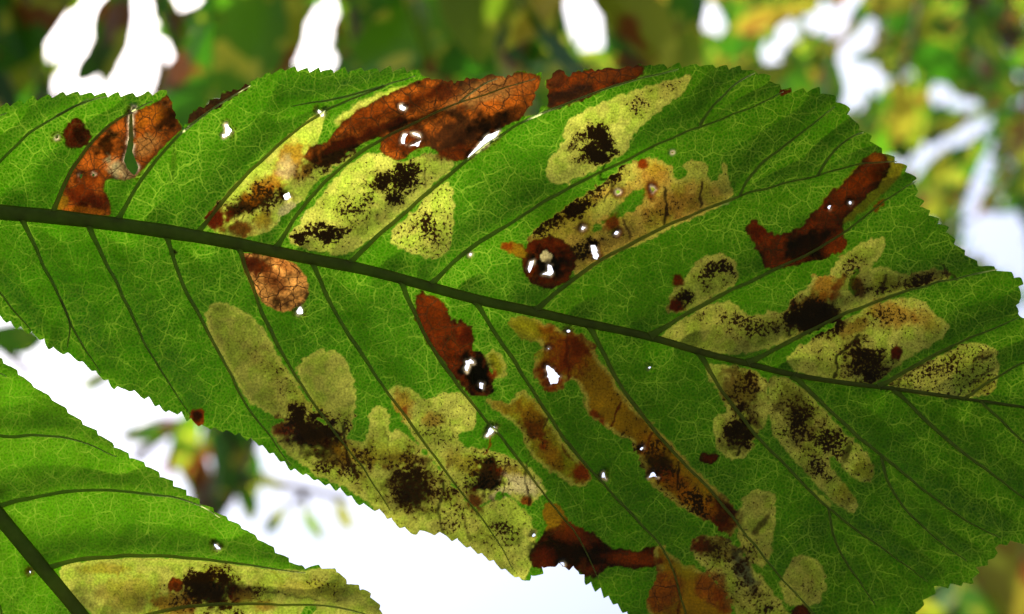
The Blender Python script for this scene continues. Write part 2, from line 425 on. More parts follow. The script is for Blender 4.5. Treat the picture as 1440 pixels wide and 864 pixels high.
    for v in veins:
        p = np.array(v); bb = (X > p[:, 0].min() - 60) & (X < p[:, 0].max() + 60) & (Y > p[:, 1].min() - 60) & (Y < p[:, 1].max() + 60)
        dv[bb] = np.minimum(dv[bb], sdist(chaikin(p, 1, False), X[bb], Y[bb], False))
    dm = sdist(np.array(midrib), X, Y, False)
    D = depth(X, Y)
    D += 0.0021 * (1 - np.exp(-(dv / 27) ** 2)) + 0.0007 * (1 - np.exp(-(dm / 22) ** 2))
    D += 0.0011 * (fbm(X, Y, 70, seed + 40) - 0.5) + 0.00022 * (fbm(X, Y, 16, seed + 44, 2) - 0.5)
    mrg = np.full(X.shape, 60.0)
    od_ = rings[0][::6]
    # margin ripple + hole curl
    for r in rings[1:]:
        c = r.mean(0); rad = np.hypot(*(r - c).T).max() + 14
        m = np.hypot(X - c[0], Y - c[1]) < rad
        if m.any():
            d = np.abs(sdist(r, X[m], Y[m])); D[m] -= 0.0006 * np.exp(-(d / 4) ** 2) * (0.4 + 1.2 * vnoise(X[m], Y[m], 6, seed + 50))
    # ---- pigment
    n1 = fbm(X, Y, 90, seed + 60); n2 = fbm(X, Y, 14, seed + 64)
    base = lin(green or COL['green'])
    pig = base[None, :] * (0.78 + 0.44 * n1)[:, None] * np.stack([0.85 + 0.3 * n2, np.ones_like(n2), 0.9 + 0.2 * n2], -1)
    net = extra_net * np.clip(0.35 + 1.25 * fbm(X, Y, 130, seed + 66, 3), .4, 1.5); crk = np.zeros(X.shape); fr = np.zeros(X.shape)
    lab = np.zeros(X.shape, int)
    w1 = (fbm(X, Y, 9, seed + 70, 3) - 0.5); w2 = fbm(X, Y, 5, seed + 75, 2) - 0.5; w3 = fbm(X, Y, 28, seed + 78, 3)
    for li, les in enumerate(lesions):
        poly = chaikin(les['p'], les.get('smooth', 2)); lo = poly.min(0) - 12; hi = poly.max(0) + 12
        m = (X > lo[0]) & (X < hi[0]) & (Y > lo[1]) & (Y < hi[1])
        if not m.any(): continue
        d = sdist(poly, X[m], Y[m]) + w1[m] * les.get('warp', 10.0) + w2[m] * 3.2
        soft = les.get('soft', 1.0)
        k = sstep(soft, -soft, d)[:, None]
        col = lin(COL[les['c']])
        amt = 0.52 + 1.1 * les.get('crk', 0); tone = np.clip(1 - amt / 2 + amt * (w3[m] + 0.9 * w1[m] * (1 + les.get('crk', 0))), .08, 2)[:, None]
        body = col[None, :] * tone * les.get('k', 1.0)  # k: brightness; on upper and left mines it paints in uneven light
        if les['c'] in ('pale', 'straw', 'olive'):
            h = sstep(.3, .7, fbm(X[m], Y[m], 18, seed + 81, 3))[:, None]; body = body * (np.array([.86, .97, .72]) * (1 - h) + np.array([1.16, 1.03, 1.3]) * h) * (0.82 + 0.36 * fbm(X[m], Y[m], 4.5, seed + 85, 2))[:, None]
        if les.get('rim', False):
            rim = sstep(-8.5, -2.5, d)[:, None]
            body = body * (1 - rim * 0.5) + lin((186, 190, 72)) * rim * 0.5
        if les.get('darkrim', False):
            rim = sstep(-6, -1, d)[:, None]; body = body * (1 - 0.6 * rim)
        pig[m] = pig[m] * (1 - k) + body * k
        net[m] = net[m] * (1 - k[:, 0]) + les.get('net', 0.06) * k[:, 0]
        crk[m] = crk[m] * (1 - k[:, 0]) + les.get('crk', 0.11) * k[:, 0]
        fr[m] = fr[m] * (1 - k[:, 0]) + les.get('fr', 0.0) * k[:, 0]
        lab[np.where(m)[0][d < 0]] = li + 1
    for s_ in stains:      # stains and a painted fold shadow: (cx, cy, rx, ry, deg, colour, strength[, crackle])
        cx, cy, rx, ry, an, cn, st = s_[:7]
        m = np.hypot(X - cx, Y - cy) < max(rx, ry) * 1.8 + 6
        if not m.any(): continue
        ca, sa = math.cos(R(an)), math.sin(R(an)); u = ((X[m] - cx) * ca + (Y[m] - cy) * sa) / rx; v = (-(X[m] - cx) * sa + (Y[m] - cy) * ca) / ry
        r = np.hypot(u, v) + w1[m] * 0.9 + w2[m] * 0.55
        hard = s_[8] if len(s_) > 8 else 0.42
        k = sstep(1.0 + hard, 1.0 - hard, r) * st
        if not (len(s_) > 9 and s_[9]): k = k * np.clip(lab[m] > 0, 0, 1)
        k = k[:, None]
        pig[m] = pig[m] * (1 - k) + lin(COL[cn])[None, :] * np.clip(0.8 + 0.4 * w3[m] + 0.9 * w1[m], .1, 2)[:, None] * k
        if len(s_) > 7: crk[m] = crk[m] * (1 - k[:, 0]) + s_[7] * k[:, 0]
        net[m] *= 1 - 0.9 * k[:, 0]
    for s_ in frass:       # (cx, cy, rx, ry, deg, density)
        cx, cy, rx, ry, an, de = s_
        m = np.hypot(X - cx, Y - cy) < max(rx, ry) * 1.8 + 6
        if not m.any(): continue
        ca, sa = math.cos(R(an)), math.sin(R(an)); u = ((X[m] - cx) * ca + (Y[m] - cy) * sa) / rx; v = (-(X[m] - cx) * sa + (Y[m] - cy) * ca) / ry
        r = np.hypot(u, v) + w1[m] * 1.0 + (w3[m] - .5) * 1.3
        k = sstep(1.55, 0.0, r) * de * np.clip(0.45 + 1.25 * fbm(X[m], Y[m], 20, seed + 97, 3), .3, 1.25) * (lab[m] > 0)
        fr[m] = np.maximum(fr[m], k)
        # brown staining around the grains
        q = np.clip(k * 0.62 + 0.35 * k * w1[m], 0, 1)[:, None]; pig[m] = np.minimum(pig[m], pig[m] * (1 - q) + lin((92, 64, 10))[None, :] * q)
    for pl, wdt, cn, st in lines:
        p = chaikin(pl, 1, False); lo = p.min(0) - 10; hi = p.max(0) + 10
        m = (X > lo[0]) & (X < hi[0]) & (Y > lo[1]) & (Y < hi[1])
        if not m.any(): continue
        k = (sstep(wdt, wdt * 0.35, sdist(p, X[m] + (w3[m] - .5) * 16, Y[m] + w1[m] * 12, False) + w2[m] * 2.2) * st)[:, None]
        pig[m] = pig[m] * (1 - k) + lin(COL[cn])[None, :] * k; net[m] *= 1 - k[:, 0]
    for hi_, r in enumerate(rings[1:]):
        c = r.mean(0); rad = np.hypot(*(r - c).T).max() + 8
        m = np.hypot(X - c[0], Y - c[1]) < rad
        if m.any():
            d = np.abs(sdist(r, X[m], Y[m])); k = (np.exp(-(d / 2.2) ** 2) * np.clip(vnoise(X[m], Y[m], 9, seed + 90 + hi_) * 2.2 - 0.5, 0, 1))[:, None]
            kb = (np.exp(-((d - 3) / 4.5) ** 2) * np.clip(vnoise(X[m], Y[m], 11, seed + 140 + hi_) * 2 - 0.5, 0, .9))[:, None]
            pig[m] = np.minimum(pig[m], pig[m] * (1 - kb) + lin((88, 36, 4)) * kb)
            pig[m] = pig[m] * (1 - k) + lin((226, 205, 160)) * k; net[m] *= 1 - k[:, 0]; fr[m] *= 1 - k[:, 0]; crk[m] *= 1 - k[:, 0]
    pig = np.clip(pig * GAIN, 0, 0.75)
    # ---- 3D
    P = world(X, Y, D)
    nr = np.zeros_like(P); fn = np.cross(P[T[:, 1]] - P[T[:, 0]], P[T[:, 2]] - P[T[:, 0]])
    for k in range(3):
        for q in range(3): nr[:, q] += np.bincount(T[:, k], fn[:, q], len(P))
    nr /= np.linalg.norm(nr, axis=1)[:, None] + 1e-20
    org = world(midrib[0][0], midrib[0][1], float(depth(np.array([midrib[0][0]], float), np.array([midrib[0][1]], float))[0]))
    root = tag(empty(name, org), label, cat); root_loc = Vector(org)
    tl = np.where((lab[T] == lab[T][:, :1]).all(1), lab[T][:, 0], np.minimum(lab[T][:, 0], lab[T][:, 1]))
    blade = None; first = {}
    for li in range(len(lesions) + 1):
        sel = T[tl == li]
        if len(sel) < 12: continue
        u, inv = np.unique(sel, return_inverse=True)
        nm = 'blade' if li == 0 else lesions[li - 1].get('n', 'mined_patch')
        me = mesh_np(nm, P[u], inv.reshape(-1, 3), nr[u])
        for an, data in (('pigment', np.c_[pig[u], np.ones(len(u))]), ('tissue', np.c_[net[u], crk[u], fr[u], np.ones(len(u))])):
            at = me.attributes.new(an, 'FLOAT_COLOR', 'POINT'); at.data.foreach_set('color', data.astype(np.float32).ravel())
        at = me.attributes.new('leafco', 'FLOAT_VECTOR', 'POINT'); at.data.foreach_set('vector', np.c_[X[u] + seed * 777, Y[u], 0 * X[u]].astype(np.float32).ravel())
        o = link(nm, me, root if li == 0 else blade, M_TISSUE, root_loc if li == 0 else Vector((0, 0, 0)))
        if li == 0: blade = o
        elif 'l' in lesions[li - 1]: o['label'] = lesions[li - 1]['l']
    # ---- veins
    def surf(px, py):
        px = np.asarray(px, float); py = np.asarray(py, float)
        return depth(px, py)
    mid, ts = resample(chaikin(midrib, 2, False), 14)
    fw = -RC[:, 2]                                          # view axis in world
    wv = np.interp(mid[:, 0] if name_is_x(midrib) else mid[:, 1], *width_table(name))
    dd = surf(mid[:, 0], mid[:, 1]); pxm = dd / FPX
    mp = world(mid[:, 0], mid[:, 1], dd - 0.02 * wv * pxm)
    wv = wv * (0.94 + 0.12 * vnoise(mid[:, 0], mid[:, 1], 40, seed + 31))
    mr = ridge('midrib', mp, wv * 0.5 * pxm, M_VEIN, root, fw, 0.8, 12)
    for k, v in enumerate(veins):
        q, ts = resample(chaikin(v, 2, False), 7); u = np.linspace(0, 1, len(q))
        jit = np.stack([vnoise(q[:, 0], q[:, 1], 22, seed + 200 + k) - .5, vnoise(q[:, 0], q[:, 1], 22, seed + 300 + k) - .5], -1) * 2.4
        q = q + jit
        dd = surf(q[:, 0], q[:, 1]) + 0.0011 * (fbm(q[:, 0], q[:, 1], 70, seed + 40) - 0.5)
        big = 1.0 if len(v) > 4 else 0.6
        wd = (4.6 * big * (1 - u) ** 0.8 + 1.2 + 7.5 * big * np.exp(-ts / 9) * (len(v) > 4)) * (0.85 + 0.3 * vnoise(q[:, 0], q[:, 1], 30, seed + 120))
        ridge('side_vein', world(q[:, 0], q[:, 1], dd), wd * 0.5 * DIST / FPX, M_SIDE, mr, fw, 0.7, 6)
    if stalk_end is not None:
        p0 = np.array(org); p1 = np.array(stalk_end); u = np.linspace(0, 1, 14)[:, None]
        tube('leaf_stalk', p0 * (1 - u) + p1 * u + np.array([0, 0, 0.03]) * np.sin(u * math.pi), 0.0014 + 0.0008 * u[:, 0], M_STALK, root, 8)
    return root

def name_is_x(midrib): return abs(midrib[-1][0] - midrib[0][0]) > abs(midrib[-1][1] - midrib[0][1])
def width_table(name):
    return WIDTHS[name]
WIDTHS = {'mined_leaf': ([-372, 0, 250, 450, 800, 1000, 1250, 1440, 1760], [26, 20, 18, 15, 12, 8.5, 5.5, 4, 1.5]),
          'lower_leaf': ([256, 725, 864, 1000, 1260], [24, 21, 18, 12, 2])}

# ------------------------------------------------------------------ main leaf (traced in photo pixels)
OUT = [(-372, 250), (-320, 238), (-230, 212), (-140, 188), (-60, 166), (0, 150), (30, 143), (60, 137), (100, 131), (150, 133), (200, 134), (228, 128), (238, 133),
       (242, 150, 1), (247, 165, 1), (257, 181, 1), (264, 172, 1), (269, 156, 1), (300, 139, 1), (350, 116, 1), (370, 107), (400, 97), (440, 99), (500, 99), (550, 97), (585, 100), (605, 111, 1),
       (640, 115, 1), (680, 108, 1), (740, 103, 1), (763, 104, 1), (757, 125, 1), (748, 148, 1), (738, 163, 1), (752, 162, 1), (768, 150, 1), (773, 132, 1), (768, 113, 1), (785, 98, 1), (800, 104, 1),
       (850, 95, 1), (905, 92, 1), (940, 93), (990, 92), (1040, 96), (1075, 104), (1092, 120), (1112, 128), (1150, 126), (1170, 136), (1190, 150), (1198, 168), (1215, 185), (1235, 208), (1270, 233),
       (1285, 250), (1290, 275), (1302, 296), (1330, 320), (1345, 345), (1375, 372), (1400, 378), (1436, 390), (1431, 440, 1), (1490, 474), (1560, 520), (1640, 570), (1760, 625),
       (1640, 652), (1540, 702), (1450, 762), (1405, 764), (1398, 785), (1375, 800), (1368, 820), (1320, 825), (1303, 842), (1288, 866), (1230, 925), (1150, 958), (1050, 962), (960, 930), (900, 880),
       (868, 852), (845, 832), (825, 820), (815, 803), (790, 795), (770, 797), (750, 813), (735, 817), (715, 805), (690, 788), (660, 770), (630, 754), (600, 748), (580, 750), (560, 740), (540, 722),
       (505, 708), (480, 690), (455, 680), (430, 668), (410, 660), (385, 640), (360, 622), (330, 609), (300, 603), (280, 598), (255, 583), (230, 577), (210, 562), (180, 548), (160, 545), (130, 520),
       (100, 500), (75, 492), (50, 472), (20, 458), (0, 447), (-60, 412), (-140, 372), (-230, 327), (-320, 285), (-372, 262)]
TIP = [i for i, p in enumerate(OUT) if p[0] == 1760][0]
MID = [(-372, 256), (-200, 275), (0, 299), (70, 304), (160, 315), (250, 328), (330, 342), (400, 357), (450, 367), (500, 376), (560, 391), (620, 408), (680, 424), (750, 438), (800, 450), (860, 462), (920, 475),
       (990, 497), (1050, 511), (1110, 527), (1180, 538), (1250, 546), (1320, 556), (1400, 567), (1440, 573), (1560, 590), (1760, 625)]
VEINS = [
    [(-250, 268), (-215, 245), (-170, 222), (-130, 200), (-90, 182)], [(-170, 280), (-135, 240), (-90, 205), (-40, 178), (10, 158)],
    [(-75, 291), (-40, 262), (0, 228), (35, 190), (80, 163), (125, 138)], [(72, 304), (90, 258), (120, 208), (160, 170), (215, 142)], [(163, 314), (195, 258), (230, 212), (262, 180), (305, 148), (352, 120)],
    [(275, 332), (310, 287), (355, 237), (405, 191), (450, 160), (500, 136), (540, 121), (585, 106)], [(385, 354), (422, 296), (462, 250), (510, 210), (556, 186), (595, 166), (645, 145), (700, 126), (752, 110)],
    [(488, 374), (530, 332), (582, 289), (640, 238), (692, 198), (738, 170), (800, 143), (870, 118), (955, 97)], [(603, 403), (655, 352), (705, 322), (760, 287), (812, 259), (870, 230), (925, 203), (985, 178), (1045, 157), (1102, 130)],
    [(752, 438), (800, 396), (850, 362), (900, 337), (950, 312), (1000, 291), (1040, 276), (1100, 258), (1150, 248), (1210, 228), (1262, 228)],
    [(915, 474), (960, 445), (1005, 420), (1050, 398), (1100, 375), (1150, 352), (1200, 318), (1245, 280), (1288, 256)], [(1052, 512), (1105, 482), (1160, 455), (1200, 436), (1250, 418), (1300, 402), (1350, 390), (1402, 380)],
    [(1235, 545), (1290, 513), (1332, 490), (1382, 468), (1432, 447)], [(1355, 561), (1400, 531), (1450, 504), (1510, 490)], [(1480, 578), (1530, 556), (1590, 540)],
    [(1040, 276), (1052, 246), (1110, 200), (1175, 150)], [(985, 178), (998, 154), (1030, 120), (1062, 103)], [(1150, 248), (1165, 218), (1200, 190), (1214, 186)], [(80, 163), (105, 150), (150, 135)],
    [(645, 145), (680, 118), (700, 110)], [(540, 121), (470, 140), (410, 150)],
    [(-240, 272), (-215, 300), (-180, 330), (-150, 358)], [(-110, 286), (-70, 335), (-25, 385), (10, 425), (45, 466)], [(28, 301), (55, 362), (85, 422), (108, 475), (142, 525)], [(122, 310), (150, 372), (180, 430), (206, 490), (240, 545), (268, 583)],
    [(232, 325), (255, 398), (284, 450), (312, 503), (345, 568), (385, 622), (408, 655)], [(335, 343), (364, 432), (395, 495), (430, 552), (475, 615), (520, 670), (548, 718)], [(438, 365), (462, 425), (502, 490), (552, 562), (606, 635), (660, 706), (705, 766), (722, 800)],
    [(562, 392), (600, 478), (645, 545), (692, 600), (730, 648), (768, 698), (812, 752), (842, 815)], [(668, 422), (712, 492), (765, 575), (805, 632), (852, 686), (900, 735), (938, 775), (962, 850), (975, 920)],
    [(828, 456), (872, 545), (925, 612), (970, 660), (1012, 704), (1058, 765), (1105, 820), (1160, 880), (1180, 930)], [(980, 493), (1022, 560), (1065, 615), (1115, 665), (1165, 716), (1235, 768), (1305, 818)],
    [(1115, 528), (1180, 590), (1240, 642), (1300, 690), (1350, 728), (1408, 758)], [(1258, 547), (1310, 600), (1370, 650), (1440, 700), (1480, 730)], [(1380, 564), (1440, 625), (1500, 665), (1550, 690)], [(1500, 580), (1560, 615), (1600, 640)],
    [(1165, 716), (1175, 770), (1230, 850)], [(1240, 642), (1250, 690), (1300, 745), (1360, 790)], [(85, 422), (100, 452), (95, 490)],
]
def pol(*a): return [(a[i], a[i + 1]) for i in range(0, len(a), 2)]
LES = [
    dict(n='torn_dead_patch', c='brown', crk=.9, warp=4, darkrim=True, l='torn brown dead patch with a split beside the top margin', p=pol(76, 298, 90, 268, 98, 245, 120, 210, 150, 176, 180, 160, 215, 148, 238, 130, 243, 150, 249, 165, 258, 182, 245, 192, 228, 208, 216, 222, 203, 236, 188, 252, 172, 254, 152, 250, 144, 262, 152, 280, 158, 300, 150, 305, 110, 304)),
    dict(n='rust_spot', c='dkrust', crk=.5, darkrim=True, p=pol(91, 182, 98, 166, 114, 166, 118, 180, 132, 194, 122, 205, 110, 212, 95, 208, 90, 195)),
    dict(n='withered_margin', c='umber', crk=.6, p=pol(260, 180, 264, 160, 298, 138, 352, 113, 356, 120, 310, 148, 275, 172)),
    dict(n='mined_patch', c='pale', k=1.5, l='pale mined strip with orange and black stains', p=pol(284, 306, 310, 282, 360, 232, 405, 193, 440, 162, 458, 150, 457, 178, 440, 206, 470, 232, 500, 205, 500, 222, 455, 245, 425, 282, 400, 302, 380, 327, 340, 336, 300, 330)),
    dict(n='mined_patch', c='pale', k=1.5, soft=3, p=pol(466, 168, 512, 138, 560, 122, 600, 116, 560, 130, 512, 152, 474, 182)),
    dict(n='withered_margin', c='brown', crk=.95, darkrim=True, warp=4, l='long withered brown band curling along the top margin', p=pol(424, 222, 437, 206, 462, 201, 474, 178, 510, 150, 560, 126, 600, 108, 640, 111, 690, 104, 764, 100, 757, 135, 742, 163, 705, 180, 690, 192, 668, 218, 648, 228, 620, 222, 612, 210, 600, 207, 580, 212, 566, 228, 545, 224, 531, 208, 540, 190, 500, 206, 470, 234, 448, 236)),
    dict(n='mined_patch', c='pale', k=1.5, rim=True, fr=.22, p=pol(395, 342, 430, 300, 470, 252, 500, 224, 535, 210, 565, 232, 600, 212, 642, 228, 630, 242, 590, 280, 540, 320, 497, 358, 450, 356)),
    dict(n='mined_patch', c='pale', k=1.35, rim=True, fr=.34, p=pol(545, 332, 590, 288, 632, 245, 640, 300, 636, 345, 612, 368, 580, 358, 552, 346)),
    dict(n='withered_margin', c='rust', crk=.9, darkrim=True, l='small rolled brown rag of dead margin', p=pol(765, 115, 785, 95, 800, 101, 850, 92, 906, 89, 909, 103, 880, 116, 830, 136, 800, 149, 768, 156)),
    dict(n='mined_patch', c='pale', k=1.2, rim=True, p=pol(764, 238, 775, 218, 790, 208, 795, 170, 830, 150, 900, 125, 982, 100, 962, 130, 922, 160, 890, 190, 882, 215, 845, 236, 806, 256, 780, 263)),
    dict(n='mined_patch', c='straw', k=1.15, rim=True, fr=.22, l='scalloped ochre mine with pale lobes', p=pol(742, 330, 790, 295, 830, 270, 872, 236, 900, 224, 925, 222, 945, 236, 950, 256, 966, 250, 961, 232, 975, 224, 993, 232, 995, 252, 1006, 258, 1014, 240, 1021, 228, 1028, 260, 1034, 280, 990, 302, 930, 327, 880, 352, 840, 370, 808, 394, 800, 372, 770, 352, 742, 346)),
    dict(n='living_island', c='green', net=1.0, p=pol(872, 288, 900, 262, 915, 266, 890, 300, 850, 315, 838, 330, 830, 322, 858, 302)),
    dict(n='blister', c='redbrown', crk=.5, darkrim=True, l='round glossy dark brown blister with a torn centre', p=pol(732, 372, 736, 345, 752, 335, 772, 330, 795, 338, 810, 358, 808, 385, 795, 402, 770, 406, 745, 400)),
    dict(n='rust_spot', c='ochre', p=pol(703, 342, 718, 339, 738, 345, 742, 362, 724, 362, 708, 352)),
    dict(n='mined_patch', c='pale', rim=True, p=pol(935, 442, 940, 415, 960, 396, 975, 370, 1000, 354, 1026, 357, 1040, 380, 1032, 406, 1000, 420, 960, 442)),
    dict(n='mined_patch', c='olive', soft=3, p=pol(1145, 290, 1180, 262, 1230, 210, 1262, 222, 1278, 236, 1230, 285, 1195, 312, 1150, 330)),
    dict(n='dead_patch', c='redbrown', crk=.8, darkrim=True, warp=9, l='dark rusty dead patch bent like an elbow', p=pol(1047, 320, 1060, 307, 1075, 318, 1085, 330, 1110, 328, 1130, 316, 1142, 300, 1158, 280, 1178, 264, 1205, 240, 1224, 214, 1246, 214, 1252, 232, 1236, 262, 1200, 292, 1180, 315, 1197, 345, 1170, 362, 1120, 372, 1076, 384, 1072, 360, 1058, 342)),
    dict(n='mined_patch', c='pale', rim=True, fr=.2, l='spreading pale mine around a black smear', p=pol(1110, 425, 1135, 402, 1145, 384, 1165, 392, 1170, 370, 1205, 345, 1246, 331, 1242, 355, 1222, 378, 1242, 375, 1270, 388, 1320, 374, 1346, 390, 1300, 402, 1250, 417, 1200, 438, 1150, 462, 1118, 478, 1060, 499, 1010, 499, 960, 491, 921, 474, 960, 450, 1000, 424, 1030, 424, 1058, 448, 1075, 438, 1105, 440)),
    dict(n='living_island', c='green', net=.7, p=pol(1195, 388, 1203, 378, 1210, 380, 1204, 395, 1210, 412, 1200, 416, 1193, 405)),
    dict(n='mined_patch', c='pale', k=1.2, rim=True, fr=.25, p=pol(1106, 498, 1140, 480, 1190, 447, 1240, 422, 1290, 415, 1316, 440, 1342, 466, 1300, 491, 1242, 526, 1227, 546, 1180, 538, 1110, 522)),
    dict(n='mined_patch', c='pale', k=1.2, rim=True, fr=.4, p=pol(1238, 542, 1290, 515, 1340, 487, 1390, 480, 1406, 500, 1402, 557, 1360, 561, 1300, 556)),
    dict(n='mined_patch', c='pale', k=1.2, rim=True, fr=.2, p=pol(983, 511, 1030, 512, 1076, 524, 1082, 560, 1080, 600, 1062, 610, 1058, 636, 1035, 651, 1011, 636, 1002, 606, 1004, 585, 1026, 580, 1008, 550)),
    dict(n='mined_patch', c='pale', k=1.2, rim=True, fr=.3, l='forked pale mine peppered with dark grains', p=pol(1080, 528, 1110, 534, 1138, 550, 1182, 602, 1217, 632, 1232, 665, 1218, 682, 1200, 672, 1180, 652, 1174, 640, 1162, 648, 1190, 685, 1212, 710, 1200, 724, 1170, 706, 1130, 662, 1095, 626, 1080, 590)),
    dict(n='mined_patch', c='pale', p=pol(1140, 684, 1165, 700, 1170, 713, 1155, 710)),
    dict(n='rust_spot', c='dkrust', darkrim=True, p=pol(982, 643, 995, 635, 1010, 638, 1012, 647, 1000, 654, 988, 652)),
    dict(n='mined_patch', c='ochre', rim=True, fr=.12, l='long ochre mine running down between two side veins', p=pol(713, 452, 728, 442, 770, 455, 792, 464, 832, 474, 838, 502, 857, 522, 880, 560, 912, 592, 942, 622, 976, 660, 1012, 690, 1040, 722, 1036, 758, 1000, 737, 960, 716, 915, 682, 900, 650, 890, 620, 850, 602, 824, 582, 820, 545, 800, 530, 792, 546, 775, 554, 753, 536, 749, 506, 762, 490, 755, 480, 728, 474)),
    dict(n='dead_patch', c='redbrown', crk=.8, darkrim=True, l='dark red-brown dead patch with white pinholes', p=pol(580, 412, 602, 412, 625, 426, 636, 456, 655, 450, 667, 470, 664, 492, 684, 500, 694, 530, 690, 562, 660, 556, 640, 532, 620, 507, 600, 480, 586, 452)),
    dict(n='mined_patch', c='olive', rim=True, p=pol(678, 494, 700, 490, 713, 510, 712, 528, 698, 536, 690, 524)),
    dict(n='mined_patch', c='olive', rim=True, fr=.15, p=pol(676, 556, 700, 564, 716, 572, 730, 548, 750, 555, 772, 590, 802, 632, 832, 664, 832, 680, 808, 687, 790, 672, 760, 657, 740, 632, 735, 607, 708, 587)),
    dict(n='mined_patch', c='pale', k=.72, rim=True, fr=.16, l='broad pale tongue-shaped mine', p=pol(284, 446, 300, 426, 322, 426, 345, 440, 372, 460, 392, 502, 422, 548, 450, 588, 430, 600, 388, 588, 348, 566, 330, 537, 304, 490)),
    dict(n='mined_patch', c='pale', k=.78, rim=True, fr=.08, p=pol(412, 515, 430, 505, 455, 489, 482, 500, 497, 527, 503, 572, 492, 612, 482, 622, 452, 592, 430, 555)),
    dict(n='mined_patch', c='pale', rim=True, fr=.18, l='large pale mine with black smears along the lower margin', p=pol(376, 602, 400, 588, 445, 585, 482, 615, 500, 621, 512, 620, 521, 600, 518, 577, 536, 568, 551, 585, 547, 610, 562, 602, 602, 642, 662, 712, 712, 772, 738, 802, 742, 820, 715, 812, 690, 795, 660, 778, 630, 762, 600, 755, 580, 756, 552, 740, 532, 722, 500, 692, 450, 672, 418, 648, 385, 617)),
    dict(n='mined_patch', c='pale', k=1.2, rim=True, fr=.25, p=pol(538, 548, 560, 542, 586, 549, 597, 565, 610, 558, 625, 551, 652, 554, 674, 580, 667, 606, 640, 611, 652, 630, 690, 631, 722, 645, 748, 660, 772, 690, 756, 702, 742, 716, 722, 700, 712, 688, 682, 706, 668, 720, 648, 692, 600, 637, 565, 592)),
    dict(n='mined_patch', c='pale', k=1.2, fr=.25, p=pol(688, 707, 716, 697, 742, 722, 757, 752, 750, 792, 738, 822, 700, 782, 664, 722)),
    dict(n='mined_patch', c='ochre', p=pol(760, 700, 790, 712, 802, 736, 790, 760, 770, 760)),
    dict(n='dead_patch', c='dkrust', crk=.4, warp=9, darkrim=True, l='blackened dead patch at the lower margin notch', p=pol(775, 742, 798, 728, 828, 752, 836, 748, 850, 770, 900, 776, 925, 762, 930, 798, 900, 800, 860, 796, 842, 808, 825, 815, 812, 803, 790, 803, 760, 805, 743, 792, 750, 765)),
    dict(n='mined_patch', c='ochre', rim=True, fr=.1, p=pol(925, 760, 952, 790, 987, 800, 1017, 830, 1034, 866, 1032, 905, 930, 905, 903, 850, 930, 802, 914, 786)),
    dict(n='mined_patch', c='pale', rim=True, fr=.3, p=pol(963, 768, 985, 754, 1012, 754, 1037, 770, 1062, 800, 1092, 840, 1112, 866, 1120, 890, 1050, 900, 1030, 850, 1000, 810)),
    dict(n='mined_patch', c='pale', rim=True, fr=.2, p=pol(1043, 702, 1060, 686, 1086, 689, 1094, 715, 1087, 760, 1081, 797, 1060, 797, 1038, 765, 1035, 735)),
    dict(n='mined_patch', c='pale', rim=True, fr=.2, p=pol(1099, 812, 1110, 790, 1136, 776, 1157, 795, 1165, 825, 1150, 852, 1120, 857, 1099, 842)),
    dict(n='rust_spot', c='dkrust', darkrim=True, p=pol(1112, 862, 1120, 850, 1134, 850, 1142, 862, 1134, 874, 1118, 874)),
    dict(n='dead_patch', c='tan', k=1.25, crk=.85, warp=5, l='light brown papery patch below the midrib', p=pol(337, 358, 352, 355, 396, 363, 408, 366, 428, 384, 435, 402, 430, 426, 404, 440, 384, 436, 362, 418, 346, 388)),
    dict(n='rust_spot', c='rust', p=pol(268, 590, 272, 578, 282, 574, 288, 582, 286, 600, 274, 600)),
    dict(n='rust_spot', c='dkrust', p=pol(1096, 135, 1097, 126, 1112, 124, 1114, 130, 1104, 136)),
    dict(n='rust_spot', c='rust', soft=2, p=pol(1226, 290, 1236, 282, 1246, 274, 1242, 290, 1230, 298)),
    dict(n='rust_spot', c='rust', darkrim=True, p=pol(896, 226, 904, 220, 911, 230, 904, 240, 893, 236)),
]
K = 'black'
